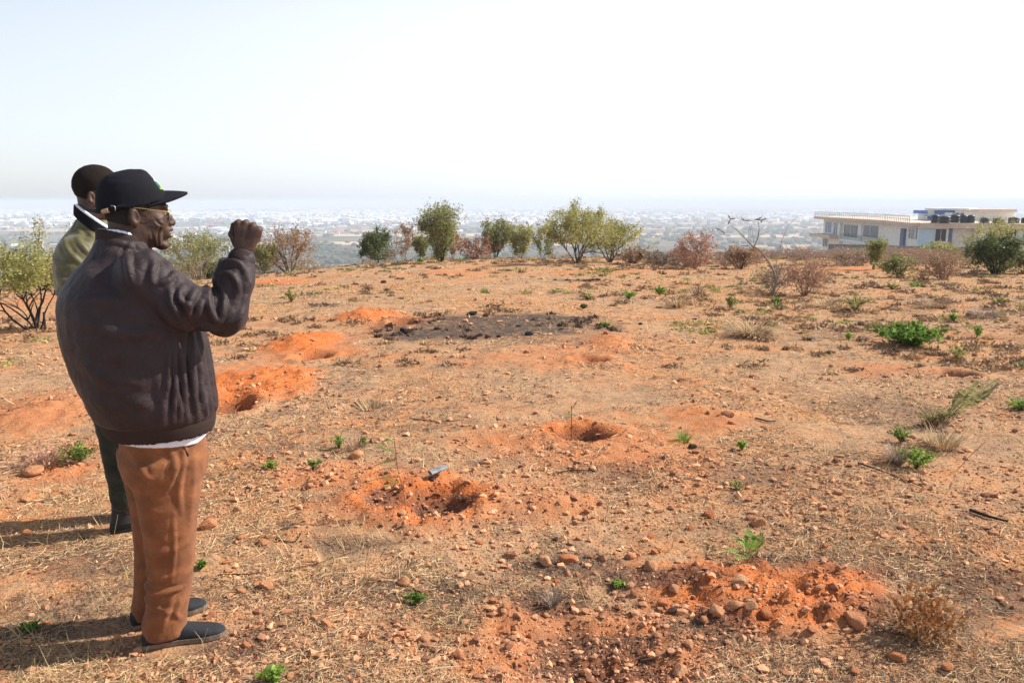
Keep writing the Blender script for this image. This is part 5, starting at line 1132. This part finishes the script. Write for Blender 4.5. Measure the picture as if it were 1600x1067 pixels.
# sticks
for i, (pts, r, lb) in enumerate([([(868, 742), (885, 738), (905, 737), (930, 738)], .006, "dark fallen twig below the middle pit"), ([(640, 655), (690, 660), (725, 657)], .004, "thin dark twig lying across the field above the nearest pit"), ([(1180, 655), (1200, 660), (1213, 660)], .007, "short black stick right of the angular reddish stone"),
        ([(1002, 1034), (1030, 1026), (1060, 1004)], .004, "thin pale twig on the bare orange soil at bottom"), ([(1340, 725), (1390, 742), (1440, 762)], .005, "dark stick lying below the grey brush on the right"), ([(430, 845), (460, 848), (472, 832)], .004, "curved brown twig on the litter left of bottom centre"), ([(340, 900), (450, 893), (560, 862)], .003, "long thin twig on the litter right of the trousers"),
        ([(1515, 800), (1550, 812), (1575, 818)], .010, "broken dark piece of bark near the right edge"), ([(1190, 690), (1225, 672), (1245, 668)], .003, "thin pale twig beside the small lime plant")]):
    Q = [G(a, b_) + np.array([0, 0, r + .004]) for a, b_ in pts]; b = MB(); b.tube(spl(Q, 6) - Q[0], np.linspace(r, r * .5, 6 * (len(Q) - 1) + 1), 5)
    tag(b.build("fallen_twig", M_barkd if "pale" not in lb else M_pale, None, loc=Q[0]), lb, "twig")
# upright thin stalks
for px, py, tx, ty, lb in [(520, 650, 505, 605, "dry upright stalk near the pale straw tuft"), (1495, 735, 1540, 690, "thin reddish stalk leaning right of the lower bright weed"), (1515, 520, 1498, 498, "bare stalk right of the sprawling dark green shrub")]:
    q = G(px, py); b = MB(); b.tube(spl([np.zeros(3), (pp((px + tx) / 2 - 2, (py + ty) / 2, q[1]) - q), pp(tx, ty, q[1]) - q], 5), .0018 * max(1, q[1] / 4), 4); tag(b.build("dry_stalk", M_barkr, None, loc=q), lb, "stalk")
# piece of grey plastic pipe at the pit rim
q = G(672, 750); q2 = G(690, 742); d = q2 - q; d[2] = .012; L = .105; b = MB(); d = d / np.linalg.norm(d); n = 18
for sgn, r_ in ((1, .020), (-1, .0170)):
    P = np.array([np.zeros(3), d * L * .5, d * L]); T_ = d; A_ = np.cross(T_, [0, 0, 1.]); A_ /= np.linalg.norm(A_); B_ = np.cross(A_, T_); th = np.arange(n) / n * 6.28318
    V = (P[:, None] + r_ * (np.cos(th)[None, :, None] * A_ * 1.35 + np.sin(th)[None, :, None] * B_ * .62)).reshape(-1, 3); I = np.arange(2)[:, None] * n; j = np.arange(n)[None]; b.put(V, np.stack([I + j, I + (j + 1) % n, I + n + (j + 1) % n, I + n + j], -1).reshape(-1, 4))
nn = 3 * n
for e_ in (0, 2 * n): b.F4.append(np.array([[e_ + k, e_ + (k + 1) % n, nn + e_ + (k + 1) % n, nn + e_ + k] for k in range(n)]))
tag(b.build("pipe_offcut", mat("grey_plastic", (.20, .215, .235), (.16, .17, .185), .5, 30, .35), None, loc=q + np.array([0, 0, .045])), "short grey crushed plastic pipe piece on the rim of the nearest pit", "pipe")
stone(676, 750, 13, 2, "dark clod holding up the grey pipe piece", dstones)
tuft("black dried weed ball stuck on the right wall of the nearest pit", 722, 782, 16, 16, M_darkl, 90, n=80, spread=1.0); tuft("dark grey dead tuft on bare soil right of the grey pipe piece", 748, 724, 20, 12, L_grey, 91, n=50, spread=1.2)

# ------------------------------------------------------------------ long building beyond the scrub, right
M_w1 = mat("cream_render", (.90, .90, .84), (.78, .78, .70), .9, 1.5); M_w2 = mat("pale_blue_render", (.55, .74, .84), (.50, .68, .80), .9, 1.5); M_tanb = mat("tan_fascia", (.74, .60, .48), (.66, .53, .42), .9, 1.5)
M_w3 = mat("white_render", (.88, .88, .88), (.82, .82, .84), .9, 1.5); M_blu = mat("blue_roof_trim", (.10, .22, .52), None, .6, 2); M_glass = mat("dark_window_glass", (.025, .04, .06), None, .12, 2, .6); M_gb = mat("blue_tinted_glass", (.06, .13, .30), None, .12, 2, .6)
M_blk = mat("black_tank_plastic", (.014, .018, .028), None, .45, 2, .4); M_rail = mat("pale_metal_rail", (.62, .60, .55), None, .5, 5); M_grc = mat("grey_concrete", (.26, .26, .27), (.19, .19, .20), .9, 1)
M_colb = mat("slate_blue_paint", (.13, .18, .30), None, .7, 2)
fa = lambda px, py, D: pp(px, py, D)
Apx = [(1283, 163.0), (1395, 127.0), (1437, 112.0), (1660, 106.0)]
def Xw(px, D): r = sight(px, 345); return r[0] / r[1] * D
PT = [np.array([Xw(px, D), D]) for px, D in Apx]
def zat(px, py, D): return pp(px, py, D)[2]
def Dat(px):
    px = min(max(px, 1283.01), 1659.9); r = sight(px, 350); tx = r[0] / r[1]
    for a, b_ in zip(PT[:-1], PT[1:]):
        d = b_ - a; u = (tx * a[1] - a[0]) / (d[0] - tx * d[1])
        if -1e-3 <= u <= 1.001: return (a + d * u)[1]
    return PT[-1][1]
ZR = zat(1283, 338.0, 163)
bo = empty("long_building", (PT[1][0], PT[1][1], -10), label="long cream and pale blue two-storey building with tan roof fascia, beyond the scrub at right", cat="building"); BO = np.array([PT[1][0], PT[1][1], -10.])
def wallbox(b, px0, px1, z0, z1, out0, out1, D0=None, D1=None):
    """box hugging the facade line between two directions; out = metres in front of (+) the wall plane"""
    P = []
    pa = np.array([Xw(px0, D0 or Dat(px0)), D0 or Dat(px0)]); pb_ = np.array([Xw(px1, D1 or Dat(px1)), D1 or Dat(px1)]); d = pb_ - pa; d /= np.linalg.norm(d); n_ = np.array([d[1], -d[0]])
    if n_ @ pa > 0: n_ = -n_
    V = [(*(q + n_ * o_), z) for z in (z0, z1) for q, o_ in ((pa, out1), (pb_, out1), (pb_, out0), (pa, out0))]
    b.put(np.array(V) - BO, np.array([[0, 1, 5, 4], [1, 2, 6, 5], [2, 3, 7, 6], [3, 0, 4, 7], [4, 5, 6, 7], [3, 2, 1, 0]]))
def bpart(name, mt, items, parent=None):
    b = MB(); [wallbox(b, *i) for i in items]; o_ = b.build(name, mt, parent or bo, smooth=False); return o_
zb = -16.0; z2 = ZR - 1.25
bpart("wall", M_w1, [(1287, 1383, zb, ZR - .4, -14, 0), (1383.2, 1436.8, zb, ZR - .4, -16, .02)])
bpart("wall", M_w2, [(1437.2, 1462, zb, ZR - .4, -18, 0.02)]); bpart("wall", M_w1, [(1462.2, 1484, zb, ZR - .4, -18, 0)]); bpart("wall", M_colb, [(1484.3, 1490, zb, ZR - .4, -18, .03)]); bpart("wall", M_w1, [(1525, 1592, zb, ZR - .4, -18, 0.)]); bpart("wall", M_w2, [(1592.3, 1655, zb, ZR - .4, -18, .03)])
bpart("shade_dark_recess", M_glass, [(1490.2, 1524.8, zb, ZR - .4, -18, -3)])  # back of the open recess; its shade is put in as near-black glass colour
bpart("roof_fascia", M_tanb, [(1283, 1395, ZR - .5, ZR, -15, 1.5), (1395.2, 1437, ZR - .5, ZR, -15, 1.4), (1437.3, 1657, ZR - .72, ZR - .02, -19, .7)])
bpart("balcony_slab", M_tanb, [(1283, 1317, zat(1283, 369, 163), zat(1283, 363.5, 163), -1, 2.2)])
bpart("floor_band", M_w3, [(1318, 1383, zat(1350, 376, 150), zat(1350, 373, 150), -1, .5)])
def win(px0, px1, py0, py1, mt=M_glass, fr=M_w3):
    Dm = Dat((px0 + px1) / 2); z0, z1 = zat((px0 + px1) / 2, py1, Dm), zat((px0 + px1) / 2, py0, Dm)
    o_ = bpart("window", fr, [(px0 - .8, px1 + .8, z0 - .12, z1 + .12, -.05, .08)]); bpart("pane", mt, [(px0, px1, z0, z1, -.02, .12)], o_)
    b = MB(); wallbox(b, (px0 + px1) / 2 - .25, (px0 + px1) / 2 + .25, z0, z1, .1, .16); b.build("mullion", fr, o_, smooth=False)
win(1291, 1300, 347, 363, M_gb); win(1304, 1313, 348, 366, M_gb); win(1321, 1342, 351.5, 370.5); win(1351, 1374, 352.5, 371); win(1396, 1413, 353.5, 360.5); win(1423, 1431.5, 355, 373); win(1463.5, 1480, 358, 377); win(1289, 1296, 371, 385); win(1580, 1590, 359, 373); win(1433, 1436, 356, 374)
bpart("pillar", M_colb, [(1414, 1419.5, zb, ZR - 1.05, 0, .5)]); bpart("pillar", M_w1, [(1314.5, 1318, zb, ZR - 1.05, 0, .6)]); bpart("pillar", M_w3, [(1344, 1349, zb, ZR - 1.05, 0, .3)])
b = MB()
for px0, px1, dz0, oo in ((1283, 1437, 0, 1.3),):
    for px in np.arange(1283, 1437, 3.0): wallbox(b, px, px + .45, ZR, ZR + .95, oo - .06, oo)
    for z_ in (.5, .95): wallbox(b, 1283, 1394.5, ZR + z_ - .07, ZR + z_, oo - .05, oo + .01); wallbox(b, 1395.4, 1436, ZR + z_ - .07, ZR + z_, oo - .05, oo + .01)
b.build("roof_railing", M_rail, bo, smooth=False)
b = MB()
for px in np.arange(1319, 1383, 2.2): wallbox(b, px, px + .35, zat(px, 373, 150) + 0, zat(px, 373, 150) + 1.0, .42, .48)
wallbox(b, 1319, 1383, zat(1350, 373, 150) + .95, zat(1350, 373, 150) + 1.03, .40, .50); b.build("balcony_railing", mat("pale_green_rail", (.40, .55, .50), None, .6, 5), bo, smooth=False)
rb = bpart("rooftop_block", M_w3, [(1396, 1436, ZR, zat(1415, 332, 128), -9, -4, 132, 124)]); bpart("roof_trim", M_blu, [(1394, 1437.5, zat(1415, 334, 128), zat(1415, 329, 128), -9.5, -3.5, 132, 124)], rb)
for a, c_ in ((1401, 1404), (1407, 1409), (1412, 1414), (1424, 1431)): bpart("window", M_gb, [(a, c_, ZR + .3, zat(1415, 337, 128), -4.2, -3.92, 132, 124)], rb)
rb = bpart("rooftop_block", M_w3, [(1437, 1504, ZR, zat(1470, 328.5, 120), -9, -4, 124, 120)]); bpart("roof_trim", M_w1, [(1435, 1506, zat(1470, 329, 120), zat(1470, 326, 120), -9.5, -3.4, 124, 120)], rb)
for a, c_ in ((1442.5, 1447), (1450.5, 1455.5)): bpart("window", M_glass, [(a, c_, zat(1450, 340, 122), zat(1450, 332.5, 122), -4.2, -3.92, 124, 120)], rb)
rb = bpart("rooftop_block", M_w1, [(1516, 1596, ZR, zat(1555, 331, 118), -9, -4, 120, 118)]); bpart("roof_trim", M_tanb, [(1513, 1599, zat(1555, 332, 118), zat(1555, 327.5, 118), -9.5, -3.2, 120, 118)], rb)
# water tanks standing on the roof
TK = [(1461, 335.5, 12, 111.5), (1476, 337.5, 17, 109.5), (1492, 335.5, 14, 112), (1506, 336, 11, 110.8), (1517, 336, 11, 110.6), (1538.5, 340, 14, 109.8), (1560, 341, 15, 109.6), (1584, 339.5, 16, 109.5), (1601, 340, 10, 109.5)]
TL = ["leftmost black water tank on the roof, narrow", "wide black water tank second from the left on the roof", "black water tank third from the left on the roof", "black water tank left of a touching pair on the roof", "black water tank right of a touching pair on the roof", "lone black water tank right of the roof gap, below the tan-trimmed block", "black tank in the middle of three spaced tanks on the roof", "greenish-black water tank near the right end of the roof", "black water tank cut by the right edge of the photo"]
for (px, pt, w_, D), lb in zip(TK, TL):
    zt = zat(px, pt, D) ; r_ = w_ * D / FPX / 2; H_ = zt - ZR; b = MB(); zs = np.array([0, .03, .10, .12, .30, .32, .50, .52, .70, .72, .84, .93, .98, 1.0]) * H_; rr_ = r_ * np.array([.95, 1, 1, .96, .96, 1, 1, .96, .96, 1, 1, .8, .42, .40])
    b.tube(np.stack([0 * zs, 0 * zs, zs], -1), rr_, 16); tag(b.build("water_tank", M_blk, None, loc=(Xw(px, D), D, ZR)), lb, "water tank")
# boundary wall
bw = MB()
def gwall(b, px0, px1, D0, D1, ztop, th=.2):
    a = np.array([Xw(px0, D0), D0]); c_ = np.array([Xw(px1, D1), D1]); d = c_ - a; d /= np.linalg.norm(d); n_ = np.array([-d[1], d[0]]) * th
    V = [(*(q + o_), z) for z in (-16, ztop) for q, o_ in ((a, 0), (c_, 0), (c_, n_), (a, n_))]; b.put(np.array(V), np.array([[0, 1, 5, 4], [1, 2, 6, 5], [2, 3, 7, 6], [3, 0, 4, 7], [4, 5, 6, 7], [3, 2, 1, 0]]))
gwall(bw, 1297, 1530, 100, 92, zat(1400, 384, 96)); o_ = bw.build("boundary_wall", M_grc, None, smooth=False)
tag(o_, "grey concrete wall running below the long building behind the scrub", "wall")

# ------------------------------------------------------------------ town on the plain
M_r = [mat("white_sheet_roof", (.76, .76, .77), (.66, .66, .70), .5, .5), mat("grey_sheet_roof", (.42, .44, .48), (.34, .36, .40), .5, .5), mat("rust_red_roof", (.42, .14, .09), (.33, .11, .08), .7, .5), mat("blue_green_roof", (.16, .34, .40), (.12, .27, .33), .6, .5), mat("tan_wall", (.58, .50, .42), (.50, .42, .34), .9, .5), mat("white_wall", (.78, .77, .74), (.70, .69, .66), .9, .5)]
def house_mesh(w_, l_, h_, kind, rm, wm):
    b = MB(); b.box((0, 0, h_ / 2 - .5), (w_, l_, h_ + 1)); me0 = len(b.F4); x, y = w_ / 2 + .5, l_ / 2 + .5; z = h_ - .05; rh = w_ * .28
    if kind == 0: V = [(-x, -y, z), (x, -y, z), (x, y, z), (-x, y, z), (0, -y, z + rh), (0, y, z + rh)]; F4 = [[0, 4, 5, 3], [1, 2, 5, 4], [0, 3, 2, 1]]; F3 = [[0, 1, 4], [2, 3, 5]]
    elif kind == 1: q = max(0.3, y - x); V = [(-x, -y, z), (x, -y, z), (x, y, z), (-x, y, z), (0, -q, z + rh), (0, q, z + rh)]; F4 = [[0, 4, 5, 3], [1, 2, 5, 4], [0, 3, 2, 1]]; F3 = [[0, 1, 4], [2, 3, 5]]
    else: V = [(-x, -y, z), (x, -y, z), (x, y, z), (-x, y, z), (-x, -y, z + .8), (x, -y, z + .8), (x, y, z + .8), (-x, y, z + .8)]; F4 = [[0, 1, 5, 4], [1, 2, 6, 5], [2, 3, 7, 6], [3, 0, 4, 7], [4, 5, 6, 7]]; F3 = []
    Vb, Fb = np.vstack(b.V), np.vstack(b.F4); Fr = np.array(F4) + 8; V = np.vstack([Vb, V]); Fs = [np.vstack([Fb, Fr])] + ([np.array(F3) + 8] if F3 else [])
    me = mesh_from(V, Fs, False); me.materials.append(wm); me.materials.append(rm); nw = len(Fb); mi = np.ones(len(me.polygons), np.int32); mi[:nw] = 0; me.polygons.foreach_set("material_index", mi); return me
rng = np.random.RandomState(12); HV = []; nm_ = ["white-roofed", "grey-roofed", "rust-red-roofed", "blue-green-roofed"]
for i in range(12):
    c_ = [0, 0, 0, 1, 2, 3, 0, 1, 2, 0, 1, 2][i]; HV.append((house_mesh(rng.uniform(9, 14), rng.uniform(11, 22), rng.uniform(3, 4.5) if i % 5 else 7.5, i % 3, M_r[c_], M_r[4 + (i % 2)]), c_))
def plain_h(x, y): return ground(np.asarray(x, float), np.asarray(y, float))[0]
def town_d(t_, Y):
    """built-up density, thick to the left and thinning to open land on the right"""
    d = np.interp(t_, [-.8, -.3, .0, .12, .3, .5, .8], [1, 1, .85, .30, .25, .4, .5])
    d = d * np.clip(.75 + 2.2 * fbm(np.stack([t_ * Y, Y * .6], -1) * .0022 + 40, 3, 71), .03, 1.3)
    return d * np.interp(Y, [1050, 1250, 2600, 9000], [.25, 1, 1, 1]) * np.where((t_ > .05) & (Y < 2400), .12, 1)
cand = []; 
while len(cand) < 300:
    t_ = rng.uniform(-.72, .72); Y = 1060 * (2.05) ** rng.rand()
    if rng.rand() < town_d(t_, Y) and not (-300 < t_ * Y < 0 and 1120 < Y < 1250): cand.append((t_ * Y, Y))
hz = plain_h([c_[0] for c_ in cand], [c_[1] for c_ in cand])
for (x, y), z_ in zip(cand, hz):
    me, c_ = HV[rng.randint(12)]; o_ = bpy.data.objects.new("house", me); col.objects.link(o_); o_.location = (x, y, z_); o_.rotation_euler = (0, 0, rng.choice([.3, 1.87]) + rng.normal() * .15)
    s_ = rng.uniform(.8, 1.25); o_.scale = (s_, s_, s_); tag(o_, nm_[c_] + " house among the nearer houses of the town on the plain", "house", nm_[c_] + " houses of the town on the plain")
n = 22000; t_ = rng.uniform(-.72, .72, n); Y = 2150 * (6.5) ** (rng.rand(n) ** .9); k = rng.rand(n) < town_d(t_, Y); x, y = (t_ * Y)[k], Y[k]; n = len(x); z_ = plain_h(x, y)
for c_ in range(4):
    msk = rng.choice(4, n, p=[.5, .2, .22, .08]) == c_; xx, yy, zz = x[msk], y[msk], z_[msk]; me, _ = HV[[0, 3, 4, 5][c_]]; vv = np.zeros(len(me.vertices) * 3); me.vertices.foreach_get("co", vv); vv = vv.reshape(-1, 3)
    q = [np.array(p_.vertices) for p_ in me.polygons]; m4 = np.array([a for a in q if len(a) == 4]); m3 = [a for a in q if len(a) == 3]
    a = rng.uniform(0, 3.14, len(xx)); ca, sa = np.cos(a), np.sin(a); sc_ = rng.uniform(.8, 1.3, len(xx)) * (1 + (yy - 2000) / 9000)
    V = np.stack([vv[None, :, 0] * ca[:, None] - vv[None, :, 1] * sa[:, None], vv[None, :, 0] * sa[:, None] + vv[None, :, 1] * ca[:, None], np.repeat(vv[None, :, 2], len(xx), 0)], -1) * sc_[:, None, None] + np.stack([xx, yy, zz], -1)[:, None]
    offs = (np.arange(len(xx)) * len(vv))[:, None, None]; Fs = [(m4[None] + offs).reshape(-1, 4)] + ([(np.array(m3)[None] + offs).reshape(-1, 3)] if m3 else [])
    tag(add("distant_houses", mesh_from(V.reshape(-1, 3), Fs, False), M_r[c_]), nm_[c_] + " houses of the distant town fading into haze", kind="stuff")
# bush and trees of the plain
M_ft = mat("distant_foliage", (.10, .115, .055), (.05, .062, .032), .95, rnd=True)
n = 9000; t_ = rng.uniform(-.75, .75, n); Y = 480 * (22) ** (rng.rand(n)); x, y = t_ * Y, Y; P = np.stack([x, y], -1); k = fbm(P * .004, 3, 90) > rng.uniform(-.4, .3, n); x, y = x[k], y[k]; n = len(x); z_ = plain_h(x, y); s_ = rng.uniform(2, 4.5, n) * (1 + y / 5000)
V = Vi[None] * (1 + .25 * rng.normal(size=(n, len(Vi), 1))) * s_[:, None, None] * np.array([1.3, 1.3, .8]) + np.stack([x, y, z_ + s_ * .5], -1)[:, None]; F = (Fi[None] + (np.arange(n) * len(Vi))[:, None, None]).reshape(-1, 3)
tag(add("distant_trees", mesh_from(V.reshape(-1, 3), F, False, {"rnd": np.repeat(rng.rand(n), len(Vi))}), M_ft), "dark green trees dotted over the plain and town", kind="stuff")
# larger buildings that stand out
def block(px, py, D, w_, d_, h_, storeys, mt, label, rz=.3):
    z_ = float(plain_h([Xw(px, D)], [D])[0]); e = empty("multi_storey_building", (Xw(px, D), D, z_), rz, label=label, cat="building")
    b = MB(); b.box((0, 0, h_ / 2), (w_, d_, h_)); b.build("wall", mt, e, smooth=False); b = MB(); b.box((0, 0, h_ + .25), (w_ + 1.2, d_ + 1.2, .5)); b.build("roof", M_r[0], e, smooth=False)
    for s_ in range(storeys):
        for i in range(4):
            b = MB(); b.box((-w_ / 2 + w_ * (i + .5) / 4, -d_ / 2 - .02, h_ * (s_ + .5) / storeys), (w_ / 7, .2, h_ / storeys * .5)); b.build("window", M_gb, e, smooth=False)
block(346, 385, 900, 14, 12, 13, 3, M_r[5], "white multi-storey building on the plain just left of the raised fist"); block(1236, 378, 800, 18, 12, 11, 3, M_w2, "pale blue apartment block on the plain left of the long building"); block(1256, 378, 860, 14, 12, 8, 2, M_r[5], "low white block right beside the pale blue apartment block on the plain")
for px, py, D in [(1172, 350, 560)]:
    z_ = float(plain_h([Xw(px, D)], [D])[0]); e = empty("pylon", (Xw(px, D), D, z_), 0, label="faint grey pylon on the plain behind the pod tree", cat="pylon"); b = MB(); zt = zat(px, 354, D) - z_
    for sx in (-1, 1):
        for sy in (-1, 1): b.tube(np.array([(sx * 1.5, sy * 1.5, 0), (sx * .4, sy * .4, zt)]), .16, 4)
    for u in np.linspace(.05, .95, 9): b.box((0, 0, zt * u), (3 - 2.2 * u, .15, .15))
    b.build("mast", M_grc, e); b = MB(); b.box((0, 0, zt - 2), (7, .3, .3)); b.build("crossarm", M_grc, e)

# ------------------------------------------------------------------ haze over the whole place
hm = bpy.data.materials.new("haze"); hm.use_nodes = True; t = hm.node_tree; t.nodes.clear(); o = t.nodes.new("ShaderNodeOutputMaterial"); pv = t.nodes.new("ShaderNodeVolumePrincipled")
pv.inputs["Color"].default_value = (.76, .85, .98, 1); pv.inputs["Density"].default_value = .00043; pv.inputs["Anisotropy"].default_value = .0
t.links.new(pv.outputs[0], o.inputs["Volume"])
b = MB(); b.box((0, 34000, -30.0), (190000, 80000, 80.0)); ho = b.build("haze", hm, None, smooth=False); tag(ho, kind="stuff")
